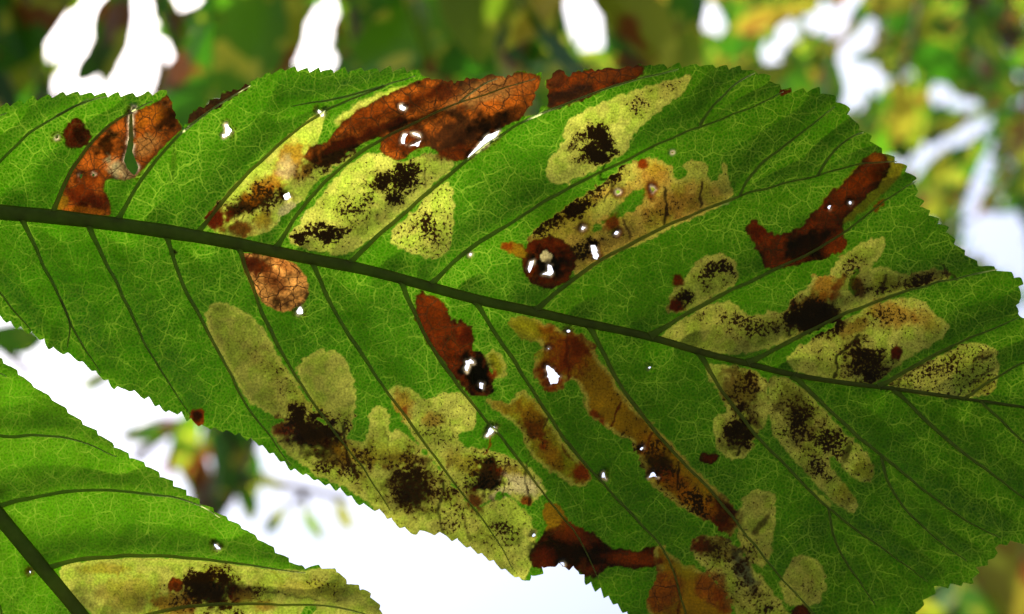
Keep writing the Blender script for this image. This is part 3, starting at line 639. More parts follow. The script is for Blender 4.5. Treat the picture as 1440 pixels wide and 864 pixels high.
STA = [
    # torn patch
    (150, 205, 16, 14, -40, K, .9, 0), (120, 278, 34, 16, 10, 'dkrust', .95, .4), (235, 168, 16, 14, 40, K, .9, 0), (205, 205, 22, 12, -30, 'tan', .8, .5), (170, 238, 20, 12, 30, 'cream', .6, .5), (205, 165, 22, 14, -20, 'orange', .5, .7),
    (125, 255, 22, 14, -40, 'rust', .8, .7), (120, 297, 30, 5, 8, 'orange', .7, .2), (112, 190, 8, 14, -20, K, .7, 0), (86, 288, 8, 14, 20, 'ochre', .7, 0),
    # strip
    (352, 285, 46, 15, -28, K, 1, 0), (303, 308, 24, 20, 20, 'dkrust', 1, .2), (340, 322, 20, 12, 0, 'rust', .9, .3), (375, 262, 35, 13, -30, 'orange', .75, 0), (408, 225, 18, 28, 25, 'orange', .75, 0), (370, 310, 14, 12, 0, 'ochre', .8, 0), (430, 240, 18, 10, -45, 'rust', .8, 0), (408, 300, 16, 14, -30, 'cream', .8, .3),
    (402, 238, 12, 16, 10, 'cream', .5, 0),
    # withered band
    (470, 215, 44, 15, -25, K, .95, 0), (540, 183, 44, 8, -25, K, .85, 0), (600, 165, 60, 7, -18, K, .8, 0), (665, 145, 40, 6, -22, 'umber', .8, 0), (570, 200, 28, 15, -15, 'rust', .9, .7), (640, 190, 60, 24, -15, 'umber', .92, .3), (700, 168, 42, 12, -18, K, .8, 0), (690, 128, 46, 16, -14, 'tan', .55, .9), (650, 140, 26, 8, -20, 'tan', .4, .8), (735, 122, 20, 14, 0, 'brown', .6, .7),
    (620, 130, 24, 13, 0, 'dkrust', .8, .3), (520, 165, 40, 16, -25, 'rust', .7, .7), (585, 140, 26, 10, -20, 'rust', .6, .8), (648, 215, 30, 9, -10, 'rust', .85, .5), (510, 190, 60, 7, -24, 'dkrust', .7, .2),
    (800, 135, 40, 12, -20, 'umber', .95, .2), (785, 112, 14, 14, 0, 'umber', .8, 0), (860, 105, 40, 8, -10, 'brown', .6, .8),
    # scalloped mine
    (770, 350, 44, 14, 20, 'dkrust', .8, 0), (770, 372, 26, 24, 0, K, 1, 0), (767, 362, 8, 9, 20, 'cream', 1, 0, .12), (880, 265, 10, 14, 0, 'dkrust', .3, 0), (920, 245, 18, 20, 30, 'orange', .45, 0), (978, 242, 16, 14, 0, 'pale', .8, 0), (1018, 256, 10, 22, -10, 'pale', .6, 0), (945, 290, 36, 18, -20, 'orange', .45, .2), (915, 268, 10, 12, 0, 'rust', .9, .2), (860, 315, 12, 12, 0, 'rust', .95, .2), (868, 328, 7, 7, 0, 'dkrust', .9, 0), (875, 250, 26, 12, -35, 'pale', .6, 0), (800, 300, 40, 14, -30, 'olive', .5, 0), (850, 290, 22, 12, -30, 'pale', .7, 0), (715, 347, 9, 6, 20, 'rust', .9, 0), (836, 352, 14, 14, 0, 'brown', .5, 0), (903, 231, 9, 9, 0, 'rust', .9, 0),
    (954, 396, 9, 8, 0, 'dkrust', 1, 0, .25, 1), (950, 430, 13, 12, 0, 'dkrust', 1, 0),
    # elbow patch
    (1140, 345, 34, 22, -15, K, .92, 0), (1175, 348, 16, 12, 0, 'rust', .7, .4), (1068, 325, 14, 14, 0, 'dkrust', .9, 0), (1200, 268, 42, 14, -45, 'rust', .8, .8), (1235, 240, 14, 20, 20, K, .5, 0), (1232, 222, 12, 8, 0, 'orange', .6, 0),
    # spreading mine
    (1145, 448, 34, 24, -10, K, 1, 0, .3), (1140, 425, 34, 10, -15, 'dkrust', .8, 0), (1160, 402, 18, 18, 0, 'orange', .7, 0), (1180, 400, 16, 6, -60, 'rust', .8, 0), (1206, 402, 8, 16, -20, 'dkrust', .9, 0), (1180, 450, 20, 10, -20, 'black', .6, 0), (1300, 390, 44, 9, -14, 'umber', .6, 0), (1245, 400, 20, 12, 0, 'olive', .6, 0),
    (1260, 442, 34, 18, 15, 'orange', .6, 0), (1200, 462, 24, 9, -30, 'rust', .6, 0), (1302, 450, 22, 14, 30, 'orange', .35, 0), (1220, 512, 30, 20, 10, K, .78, 0), (1260, 495, 9, 11, 0, 'dkrust', 1, 0, .25), (1385, 545, 18, 14, 0, 'olive', .6, 0), (1385, 500, 16, 6, -20, K, .6, 0),
    (1040, 545, 32, 28, 30, 'dkrust', .75, 0), (1035, 618, 22, 20, 0, K, .8, 0), (1060, 590, 22, 8, 60, 'umber', .7, 0), (1112, 560, 26, 22, 20, 'umber', .6, 0), (1125, 592, 28, 22, 30, K, .6, 0), (1215, 660, 14, 16, -20, 'olive', .7, 0), (1190, 695, 18, 16, 45, 'olive', .7, 0), (1190, 640, 5, 18, 20, K, .8, 0),
    # ochre strip
    (735, 462, 26, 17, 15, 'olive', .85, 0), (802, 496, 30, 28, 20, 'rust', .95, .5), (818, 485, 16, 18, 0, 'dkrust', .7, .2), (775, 528, 22, 26, 0, 'rust', .95, .2), (758, 500, 6, 8, 0, 'olive', .9, 0), (845, 595, 7, 9, 0, 'rust', .95, 0), (835, 582, 6, 6, 0, 'rust', .95, 0), (925, 652, 24, 20, 30, K, .95, 0), (950, 678, 30, 14, 40, 'rust', .8, .2), (1012, 728, 26, 28, -20, 'dkrust', .98, .2), (1018, 722, 16, 18, 0, K, .6, 0), (980, 705, 34, 12, 35, 'orange', .6, 0), (915, 625, 20, 12, 50, 'orange', .4, 0), (770, 462, 12, 8, 0, 'rust', .6, 0),
    # red-brown patch
    (668, 522, 22, 30, -30, K, 1, 0), (655, 470, 12, 14, 0, 'dkrust', .9, 0), (610, 440, 20, 22, 20, 'rust', .6, .6), (694, 525, 6, 8, 0, 'rust', .9, 0), (705, 572, 18, 8, 30, 'ochre', .6, 0),
    (752, 600, 16, 34, -28, 'dkrust', .92, 0), (775, 640, 12, 26, -35, 'rust', .6, 0), (818, 665, 14, 14, 0, 'rust', 1, .3), (745, 575, 20, 16, 0, 'ochre', .6, 0),
    # left mines
    (435, 612, 48, 22, 8, K, 1, 0), (398, 602, 22, 14, 10, 'dkrust', .9, 0), (470, 640, 16, 26, -30, 'dkrust', .75, 0), (455, 625, 30, 20, 30, K, .8, 0), (440, 570, 30, 10, 40, 'olive', .4, 0),
    (580, 688, 42, 34, 10, 'umber', .78, 0), (582, 692, 20, 18, 0, K, .9, 0), (575, 645, 36, 6, 6, 'umber', .6, 0), (500, 640, 30, 12, 20, 'ochre', .5, 0), (540, 640, 40, 16, 10, 'ochre', .35, 0),
    (565, 572, 16, 20, 0, 'orange', .6, 0), (568, 578, 5, 9, 0, 'rust', .8, 0), (608, 590, 16, 10, 10, 'orange', .5, 0), (688, 670, 22, 30, 8, K, 1, 0, .25), (668, 705, 12, 14, 0, 'dkrust', .95, 0), (650, 650, 28, 14, 30, 'ochre', .5, 0), (720, 665, 24, 10, 15, 'rust', .6, .2), (736, 682, 26, 12, 25, 'cream', .85, .4), (740, 706, 10, 8, 0, 'rust', .95, 0), (710, 690, 20, 8, -20, 'cream', .6, .2),
    (715, 755, 34, 20, 40, 'lime', .25, 0), (785, 725, 18, 20, 0, 'ochre', .7, 0), (790, 775, 44, 22, 10, K, .93, 0), (845, 782, 24, 16, 20, K, .9, 0), (800, 745, 20, 16, 0, 'rust', .7, .3), (885, 787, 34, 8, 6, 'rust', .8, .4), (765, 785, 14, 14, 0, 'dkrust', .8, 0),
    (930, 832, 26, 30, 0, 'brown', .9, .8), (1000, 826, 20, 24, -20, 'brown', .85, .8), (1020, 850, 12, 20, -20, 'rust', .8, .3), (905, 786, 30, 8, 8, 'rust', .85, .3), (965, 800, 18, 12, 30, 'olive', .5, 0),
    (985, 768, 20, 12, 0, 'dkrust', .98, 0), (1045, 800, 12, 34, -28, 'blue', .85, 0), (1015, 775, 24, 12, 20, 'umber', .6, 0), (1070, 738, 5, 20, 40, 'umber', .8, 0),
    # papery patch
    (355, 372, 18, 12, 20, 'dkrust', .95, .5), (385, 395, 26, 14, 50, 'rust', .7, .8), (400, 372, 20, 8, 25, 'brown', .6, .6),
    (278, 586, 6, 8, 0, K, .9, 0), (243, 355, 6, 5, 0, K, 1, 0, .3, 1),
    (244, 232, 4, 34, 6, 'umber', .35, 0, .6, 1),  # shadow along a fold, painted as a faint dark streak
]
FRA = [
    (350, 280, 60, 26, -28, .6), (455, 330, 42, 24, -10, .98), (572, 250, 48, 34, -35, .78), (500, 285, 60, 30, -40, .5), (600, 315, 34, 36, 0, .55), (842, 200, 38, 36, 0, 1.0), (835, 215, 30, 14, -20, .8), (900, 150, 50, 20, -30, .4), (940, 122, 34, 14, -25, .4),
    (850, 258, 44, 12, -48, .85), (815, 290, 32, 18, -30, .9), (775, 318, 34, 20, -35, .7), (925, 300, 60, 18, -25, .38), (820, 350, 30, 14, -25, .6), (1000, 385, 36, 26, -20, .72), (965, 418, 20, 14, -30, .7),
    (1190, 375, 24, 26, 0, .5), (1050, 456, 70, 20, 8, .52), (1145, 448, 44, 32, 0, .9), (1270, 400, 80, 16, -12, .7), (1222, 510, 46, 30, 0, .72), (1250, 445, 60, 26, 0, .42), (1180, 500, 44, 26, 0, .4), (1320, 520, 70, 32, -10, .5),
    (1045, 550, 40, 46, 20, .7), (1035, 615, 28, 28, 0, .75), (1120, 585, 46, 56, -25, .72), (1165, 620, 44, 40, 40, .6), (1150, 655, 50, 14, 45, .65), (930, 650, 50, 28, 40, .7), (860, 560, 70, 30, 50, .25), (980, 705, 50, 26, 35, .6),
    (760, 620, 60, 20, 55, .35), (400, 540, 60, 26, 55, .34), (350, 490, 40, 20, 50, .22), (440, 600, 66, 32, 10, .9), (470, 650, 50, 30, 40, .6), (580, 690, 60, 52, 0, .66), (510, 640, 50, 24, 20, .5), (640, 730, 50, 40, 40, .4), (690, 665, 50, 40, 0, .58), (620, 610, 60, 36, 30, .4), (710, 745, 30, 34, 0, .5), (690, 770, 30, 20, 30, .35),
    (1060, 770, 30, 40, -30, .45), (1040, 800, 34, 50, -30, .6), (1010, 775, 34, 18, 0, .6), (1080, 850, 34, 40, -30, .5), (1125, 825, 40, 24, 30, .35), (1065, 720, 20, 24, 0, .25), (470, 225, 60, 20, -25, .5),
]
LIN = [
    ([(850, 206), (852, 232), (846, 246)], 2.6, K, .9), ([(822, 195), (805, 202), (795, 214)], 2.5, 'umber', .7), ([(934, 262), (936, 290), (934, 318)], 3, K, .9), ([(985, 255), (986, 290)], 3, 'umber', .9), ([(878, 310), (882, 335)], 3, 'umber', .8), ([(848, 250), (862, 262), (850, 285)], 2.6, K, .8),
    ([(560, 232), (556, 262), (550, 290)], 2.4, 'umber', .7), ([(598, 232), (602, 262)], 2.4, 'umber', .6), ([(484, 600), (490, 645), (498, 672)], 3, K, .9), ([(622, 675), (618, 715), (622, 755)], 2.8, K, .8), ([(540, 600), (548, 640)], 2, 'umber', .5), ([(582, 650), (580, 690)], 3, K, .7), ([(655, 722), (660, 760)], 2.4, 'umber', .6), ([(712, 650), (708, 700)], 2.2, 'umber', .7),
    ([(1112, 428), (1110, 475)], 2.4, K, .9), ([(1205, 470), (1180, 498), (1172, 530)], 3, K, .9), ([(1365, 540), (1385, 525), (1400, 518)], 2.2, 'umber', .7), ([(1245, 548), (1285, 522), (1340, 490)], 3, K, .7), ([(1050, 590), (1042, 620), (1040, 640)], 2.6, K, .9), ([(874, 570), (862, 600)], 2.4, 'dkrust', .9), ([(955, 650), (952, 690)], 2.4, K, .9), ([(915, 610), (908, 635)], 2, 'dkrust', .8),
    ([(800, 470), (798, 500), (800, 530)], 2.2, 'dkrust', .8), ([(768, 585), (764, 606)], 2, 'umber', .8), ([(790, 628), (806, 650)], 2.4, 'dkrust', .8), ([(950, 800), (955, 830), (953, 864)], 2.8, 'dkrust', .8), ([(1395, 500), (1370, 505)], 3.4, K, .8), ([(1090, 690), (1072, 735)], 1, K, .2), ([(742, 650), (738, 680), (742, 712)], 2.2, K, .8), ([(755, 620), (740, 660)], 1.6, 'umber', .4),
    ([(686, 598), (688, 625), (680, 640)], 2.0, 'rust', .9), ([(1322, 372), (1340, 392)], 3.2, 'umber', .8), ([(1250, 385), (1240, 408)], 3, 'umber', .8), ([(1010, 290), (1032, 281)], 1.8, 'cream', .3),
]
def disc(x, y, r, k=1.0): return [(x + .8 * r * math.cos(a) * (1 + .35 * math.sin(2 * a + x)), y + .8 * r * math.sin(a) * (1 + .3 * math.cos(3 * a + y))) for a in np.linspace(0, 2 * math.pi, 10)[:-1]]
HOL = [pol(182, 160, 186, 158, 187, 185, 188, 200, 186, 214, 192, 228, 195, 236, 189, 247, 180, 240, 174, 226, 178, 210, 181, 195), disc(80, 193, 3.6),
       pol(316, 176, 320, 174, 325, 182, 324, 190, 314, 194, 312, 190, 318, 187), disc(318, 180, .1) if False else pol(447, 154, 452, 157, 458, 155, 454, 164, 448, 161), pol(561, 148, 566, 147, 571, 152, 568, 156, 563, 153),
       pol(563, 197, 567, 190, 574, 188, 570, 194, 569, 203, 565, 202), pol(579, 187, 590, 189, 592, 194, 584, 191), pol(577, 205, 588, 200, 592, 198, 588, 206), pol(672, 205, 684, 190, 702, 184, 697, 193, 684, 204, 668, 215, 657, 224, 660, 218),
       pol(655, 508, 662, 505, 667, 511, 661, 511, 657, 523, 653, 518), disc(677, 542, 5.2), pol(768, 514, 776, 518, 787, 530, 784, 540, 774, 541, 770, 530), pol(770, 371, 776, 373, 779, 384, 775, 388, 762, 386, 770, 382), pol(745, 368, 751, 366, 749, 376, 744, 386, 742, 378), pol(831, 346, 837, 344, 842, 360, 840, 367, 834, 362), disc(820, 321, 3.6),
       disc(869, 270, 2.8), pol(866, 325, 871, 326, 868, 331, 864, 329), pol(915, 262, 922, 267, 918, 271), pol(417, 437, 423, 431, 426, 441, 419, 444), pol(683, 614, 690, 598, 697, 601, 692, 609, 686, 614), pol(846, 672, 849, 664, 852, 674, 849, 671), pol(912, 672, 919, 664, 926, 672, 919, 670), disc(902, 631, 3.2), disc(751, 753, 3),
       disc(791, 794, 4), disc(913, 517, 2), disc(799, 466, 2.4), disc(772, 491, 2.2), disc(1166, 291, 3.6), disc(1195, 285, 2.6), disc(662, 358, 2), disc(945, 215, 2), pol(186, 150, 192, 150, 190, 157, 184, 158), pol(112, 246, 117, 244, 116, 250, 113, 252), pol(130, 243, 134, 246, 130, 250), pol(398, 275, 406, 270, 408, 278, 400, 282)]
_mx = np.array([p[0] for p in MID], float); _my = np.array([p[1] for p in MID], float)
def depth_main(x, y):
    x = np.asarray(x, float); y = np.asarray(y, float)
    u = (x - 720) / FPX * DIST; v = (y - 432) / FPX * DIST
    w = (y - np.interp(x, _mx, _my)) * 0.97 / FPX * DIST            # metres below (+) / above (-) the midrib: the halves fold towards the viewer
    a = np.sqrt(w * w + 0.002 ** 2) - 0.002
    return DIST - 1.0 * np.clip(np.abs(u) - 0.01, 0, 1) ** 2 - np.where(w > 0, 0.30, 0.10) * a - np.where(w > 0, .4, 1.9) * w * w + 0.0016 * np.sin(u * 55 + 1.0) * np.sin(v * 45)
def axis_pts(a, b, lo, hi, h, far): return np.r_[np.arange(a, lo, far), np.arange(lo, hi, h), np.arange(hi, b, far)]
GRID1 = (axis_pts(-384, 1775, -8, 1448, 1.7, 6.0), axis_pts(80, 980, 80, 872, 1.7, 6.0))
stalk_top = world(-640, -60, 0.60)
build_leaf('mined_leaf', 'large green leaf riddled with brown and pale mined blotches and small holes', 'leaf', OUT, TIP, HOL, MID, VEINS, LES, STA, FRA, depth_main, GRID1, 11, stalk_top, 1.0, LIN)

# ------------------------------------------------------------------ second leaf, lower left
OUT2 = [(-372, 262), (-345, 300), (-250, 372), (-120, 440), (0, 505), (20, 520), (50, 545), (75, 562), (110, 590), (150, 618), (180, 640), (215, 660), (250, 685), (290, 712), (330, 735), (360, 755), (382, 770), (400, 784),
        (420, 797), (450, 797), (475, 803), (490, 820), (515, 830), (535, 855), (548, 890), (565, 950), (570, 1010), (540, 1100), (490, 1190), (420, 1260), (330, 1225), (220, 1150), (100, 1055), (-20, 960), (-120, 850), (-220, 700), (-300, 540), (-350, 400), (-380, 270)]
TIP2 = [i for i, p in enumerate(OUT2) if p == (420, 1260)][0]
MID2 = [(-372, 256), (-250, 410), (-120, 575), (0, 728), (40, 776), (80, 824), (115, 866), (200, 975), (310, 1115), (420, 1260)]
VEINS2 = [[(-215, 455), (-170, 455), (-100, 475), (-40, 505), (10, 530)], [(-110, 588), (-60, 600), (0, 616), (60, 611), (120, 622), (165, 642)], [(-12, 715), (20, 706), (60, 697), (110, 689), (180, 691), (245, 699), (285, 713), (310, 728)],
          [(62, 802), (95, 790), (140, 784), (210, 781), (290, 786), (370, 798), (430, 806)], [(135, 892), (190, 868), (280, 850), (380, 850), (470, 852), (530, 868)], [(230, 1012), (330, 985), (440, 985), (530, 1010)],
          [(-110, 588), (-130, 640), (-140, 720), (-135, 790)], [(0, 728), (-10, 790), (0, 860), (20, 930)], [(115, 866), (110, 930), (130, 1000), (150, 1070)], [(220, 1000), (230, 1060), (260, 1140), (280, 1180)]]
LES2 = [dict(n='mined_patch', c='pale', rim=True, fr=.12, warp=5, l='wide pale mine with a black smear', p=pol(78, 797, 120, 788, 200, 783, 290, 788, 370, 800, 430, 802, 476, 798, 494, 816, 520, 826, 542, 855, 552, 890, 420, 900, 280, 925, 180, 905, 132, 866, 96, 832)),
        dict(n='rust_spot', c='rust', darkrim=True, p=pol(236, 822, 240, 812, 250, 810, 259, 818, 258, 830, 248, 834, 239, 832)), dict(n='living_island', c='green', net=1, p=pol(425, 858, 435, 850, 444, 856, 438, 866, 428, 868))]
STA2 = [(300, 833, 36, 26, 0, K, 1, 0), (340, 838, 20, 12, 0, 'dkrust', .8, 0), (245, 850, 30, 18, 0, 'rust', .7, 0), (150, 800, 34, 8, 0, 'ochre', .5, 0), (180, 835, 40, 24, 0, 'orange', .25, 0), (247, 823, 5, 5, 0, K, .6, 0), (300, 806, 14, 8, 0, 'ochre', .4, 0), (440, 830, 50, 10, 6, 'ochre', .3, 0), (370, 852, 16, 8, 0, 'rust', .6, 0)]
FRA2 = [(300, 833, 52, 36, 0, .9), (245, 845, 40, 26, 0, .5), (370, 835, 50, 20, 0, .45), (450, 825, 50, 14, 8, .35), (160, 830, 40, 20, 0, .2)]
LIN2 = [([(345, 826), (400, 835), (450, 845)], 2.2, 'umber', .6), ([(380, 806), (430, 822), (470, 822)], 1.8, 'olive', .6), ([(170, 795), (174, 810)], 2, 'olive', .5)]
HOL2 = [pol(301, 765, 306, 767, 310, 772, 304, 772), disc(43, 805, 2.2)]
def depth_low(x, y):
    u = (x - 100) / FPX * DIST; v = (y - 720) / FPX * DIST
    w = sstep(-372, 0, np.asarray(x, float))
    return (DIST - 0.006) - 1.2 * (u * u + v * v) * w - 0.0035 * 0 + 0.001 * np.sin(u * 60) * np.sin(v * 50) + (1 - w) * (depth_main(np.array(-372.), np.array(256.)) - DIST + 0.0055)
GRID2 = (axis_pts(-392, 590, -8, 556, 1.7, 6.0), axis_pts(255, 1275, 495, 872, 1.7, 6.0))
build_leaf('lower_leaf', 'green leaf with one wide pale mine, overlapping below the large mined leaf', 'leaf', OUT2, TIP2, HOL2, MID2, VEINS2, LES2, STA2, FRA2, depth_low, GRID2, 23, None, 1.0, LIN2, 26, 5.0, (72, 132, 3))

# ------------------------------------------------------------------ canopy behind
def leaf_mesh(name, k):
    rg = np.random.default_rng(100 + k); nu, nv = 13, 7; vs = []
    fold = 0.10 + 0.25 * rg.random(); curl = 0.05 + 0.25 * rg.random(); tw = (rg.random() - .5) * 0.9; side = (rg.random() - .5) * 0.16
    for i in range(nu):
        u = i / (nu - 1); w = 0.205 * (math.sin(math.pi * u ** 1.35) ** 0.8 if 0 < u < 1 else 0.0) + 0.004
        for j in range(nv):
            v = (j / (nv - 1)) * 2 - 1; e = w * (1 + 0.10 * (rg.random() - .5) * abs(v))
            x = v * e + side * math.sin(u * math.pi); z = -abs(v) * w * fold - curl * u * u + tw * v * w * u + 0.012 * math.sin(9 * u + 5 * v)
            vs.append((x, u, z))
    fs = []
    for i in range(nu - 1):
        for j in range(nv - 1):
            a = i * nv + j; fs += [(a, a + 1, a + nv + 1), (a, a + nv + 1, a + nv)]
    me = mesh_np(name, np.array(vs), np.array(fs)); me.materials.append(M_CANOPY)
    edge = [i * nv for i in range(nu)] + [i * nv + nv - 1 for i in range(nu - 1, -1, -1)]
    return me, np.array(vs), edge
LM = [leaf_mesh('leaf', k) for k in range(8)]

GAPS = [pol(290, 150, 715, 150, 715, 230, 290, 230), pol(125, 0, 55, 65, 82, 85, 76, 140, 205, 140, 245, 95, 240, 70, 215, 30, 212, -30, 125, -30), pol(240, -20, 288, -20, 288, 0, 268, 20, 255, 15), pol(450, -20, 482, -20, 466, 40, 472, 105, 414, 103, 430, 60), pol(790, -20, 832, -20, 845, 30, 862, 60, 845, 75, 815, 72, 800, 40),
        disc(490, 60, 7), disc(637, 110, 12), disc(897, 75, 8), disc(545, 96, 8), pol(975, 15, 1000, 10, 1030, 40, 1000, 57, 980, 45), disc(1092, 10, 13), pol(1062, 55, 1083, 60, 1106, 105, 1090, 117, 1070, 92), pol(1108, 18, 1127, 30, 1106, 77, 1090, 62), pol(1128, 20, 1165, 15, 1200, -20, 1222, -20, 1185, 50, 1150, 47, 1133, 40),
        pol(1222, 20, 1240, 30, 1216, 68, 1178, 80, 1205, 50), pol(1170, 76, 1195, 82, 1255, 98, 1252, 118, 1205, 158, 1185, 125), disc(1276, 108, 14), disc(1300, 90, 10), pol(1308, 102, 1330, 125, 1390, 150, 1350, 158, 1313, 140), pol(1412, 155, 1392, 182, 1320, 218, 1285, 214, 1330, 190),
        pol(1303, 203, 1316, 225, 1290, 247, 1266, 232, 1275, 215), disc(1391, 204, 9), pol(1390, 215, 1408, 238, 1385, 265, 1370, 306, 1354, 302, 1366, 250), pol(1342, 322, 1395, 298, 1412, 312, 1450, 315, 1450, 470, 1425, 450, 1440, 395, 1400, 380, 1350, 345), disc(1415, 66, 12), disc(1367, 50, 11), disc(1285, 262, 9), disc(1258, 40, 5), disc(1415, 280, 8), disc(1290, 10, 8), disc(1340, -2, 10),
        pol(40, 478, 60, 500, 300, 640, 420, 700, 560, 760, 800, 810, 880, 880, 1300, 900, 1290, 1000, 560, 1000, 540, 860, 380, 760, 200, 640, 0, 505, 0, 492, 30, 500)]
# raster of the picture, 4 px cells, with a border
X0, Y0, CELL = -560, -300, 4
NW, NH = (2000 - X0) // CELL, (1180 - Y0) // CELL
RX, RY = np.meshgrid(X0 + CELL * (np.arange(NW) + .5), Y0 + CELL * (np.arange(NH) + .5))
GM = np.zeros((NH, NW), bool)
for p in GAPS: GM |= inside(p, RX, RY)
LEAFM = inside([p[:2] for p in OUT], RX, RY) | inside(OUT2, RX, RY)
LEAF0 = world(720, 400, DIST)

def make_pose(px, py, d, L, ang, tilt, roll, k, at=0.5):
    """leaf whose middle projects at the pixel; ang = direction of the tip in the picture (0 = down), tilt/roll = real 3D turns"""
    c = world(px, py, d)
    yv = RC @ np.array([math.sin(ang), -math.cos(ang), 0]); zv = RC @ np.array([0, 0, 1.0]); xv = np.cross(yv, zv)
    B = np.stack([xv, yv, zv], 1)
    Rt = np.array(Matrix.Rotation(tilt, 3, 'X') @ Matrix.Rotation(roll, 3, 'Y'))
    A = B @ Rt * L
    loc = c - A @ np.array([0, at, -0.05])
    return A, loc
def project(P):
    q = (P - CAM) @ RC; d = -q[:, 2]
    return 720 + q[:, 0] / d * FPX, 432 - q[:, 1] / d * FPX
def footprint(A, loc, k):
    _, vs, edge = LM[k]; x, y = project(vs[edge] @ A.T + loc)
    i0, i1 = int((x.min() - X0) // CELL), int((x.max() - X0) // CELL) + 2; j0, j1 = int((y.min() - Y0) // CELL), int((y.max() - Y0) // CELL) + 2
    i0, j0 = max(i0, 0), max(j0, 0); i1, j1 = min(i1, NW), min(j1, NH)
    if i1 <= i0 or j1 <= j0: return None
    sl = (slice(j0, j1), slice(i0, i1))
    return sl, inside(list(zip(x, y)), RX[sl], RY[sl])
def shades(A, loc):
    c = loc + A @ np.array([0, .5, 0]) - LEAF0; t = c @ sun_dir
    return t > 0 and np.linalg.norm(c - t * sun_dir) < 0.24

def put_leaf(A, loc, k, parent, name='leaf'):
    o = bpy.data.objects.new(name, LM[k][0]); C.objects.link(o)
    M = Matrix([[*A[i], loc[i]] for i in range(3)] + [[0, 0, 0, 1]])
    o.parent = parent; o.matrix_basis = M
    return o

def fill(zone, dfun, Lrange, n, rg, need=1, tries=26, maxgap=0.02, angfun=None, cover=None):
    """cover the open parts of a zone with leaves, least covered places first"""
    res = []
    zm = inside(zone, RX, RY) & ~GM
    cov = np.zeros(GM.shape, np.int16) if cover is None else cover
    for it in range(n * 3):
        if len(res) >= n: break
        lvl = cov[zm].min() if zm.any() else 99
        if lvl >= need: break
        cand = np.argwhere(zm & (cov == lvl)); j, i = cand[rg.integers(len(cand))]
        ok = False
        for tr in range(tries):
            sc = 1 - 0.031 * tr
            d = dfun(rg); L = (Lrange[0] + (Lrange[1] - Lrange[0]) * rg.random()) * sc
            ang = (angfun(rg) if angfun else rg.normal(0, 0.8)); k = int(rg.integers(8))
            at = 0.2 + 0.6 * rg.random()
            A, loc = make_pose(RX[j, i], RY[j, i], d, L, ang, rg.normal(0, .45), rg.normal(0, .55), k, at)
            fp = footprint(A, loc, k)
            if fp is None or fp[1].sum() < 2: continue
            sl, m = fp
            if (GM[sl] & m).sum() > maxgap * m.sum() or shades(A, loc): continue
            cov[sl] += m; res.append((A, loc, k)); ok = True; break
        if not ok: cov[j, i] += 1
    return res, cov

rg = np.random.default_rng(42)
# ---- near tree: trunk left of the view, limbs over the frame
def bez(pts, n=24):
    P = [np.array(p, float) for p in pts]; u = np.linspace(0, 1, n)
    out = np.zeros((n, 3)); m = len(P) - 1
    for i, p in enumerate(P): out += (math.comb(m, i) * u ** i * (1 - u) ** (m - i))[:, None] * p
    return out
t1 = tag(empty('chestnut_tree', (-1.7, 0.9, 0)), 'blurred tree with big hanging green and browning leaves, its limb reaching over the mined leaf', 'tree')
trunk1 = tube('trunk', bez([(-1.7, .9, -0.05), (-1.65, .95, 1.5), (-1.75, .9, 3), (-1.6, 1.0, 5.0)]), np.linspace(.17, .07, 24), M_BARK, t1, 12)
limbA = tube('limb', bez([(-1.69, .92, 2.3), (-1.0, .8, 2.7), tuple(world(-200, -330, 1.15)), tuple(world(500, -360, 1.1)), tuple(world(1050, -300, 1.2))]), np.linspace(.05, .008, 24), M_BARK, t1, 10)
limbB = tube('limb', bez([(-1.66, .93, 1.6), tuple(world(-500, 900, 1.9)), tuple(world(100, 1000, 1.9)), tuple(world(300, 800, 1.8)), tuple(world(322, 715, 1.8)), tuple(world(352, 600, 1.8)), tuple(world(380, 480, 1.8))]), np.linspace(.04, .015, 24), M_BARK, t1, 10)
tube('twig', bez([tuple(world(-420, -300, 1.05)), tuple(world(-560, -200, .8)), tuple(stalk_top)]), np.linspace(.008, .0024, 24), M_BARK, limbA, 8)
for a, b, c, r in (((480, -340, 1.1), (470, -100, 1.0), (512, 110, .95), .006), ((190, -330, 1.1), (185, -150, 1.0), (178, -20, .9), .004), ((-60, -320, 1.1), (10, -150, 1.05), (40, 0, 1.0), .005), ((830, -330, 1.12), (760, -120, 1.0), (720, 60, 1.0), .005), ((300, -340, 1.1), (360, -80, 1.05), (390, 60, 1.0), .005)):
    tube('twig', bez([tuple(world(*a)), tuple(world(*b)), tuple(world(*c))]), np.linspace(r, r * .5, 24), M_BARK, limbA, 7)
zoneA = pol(-420, -260, 960, -260, 960, 170, 700, 190, 250, 190, -60, 180, -420, 160)
GMA = GM.copy()
resA, covA = fill(zoneA, lambda r: 0.75 + 0.75 * r.random(), (.11, .19), 240, rg, need=3, maxgap=.03)
for A, loc, k in resA: put_leaf(A, loc, k, limbA)
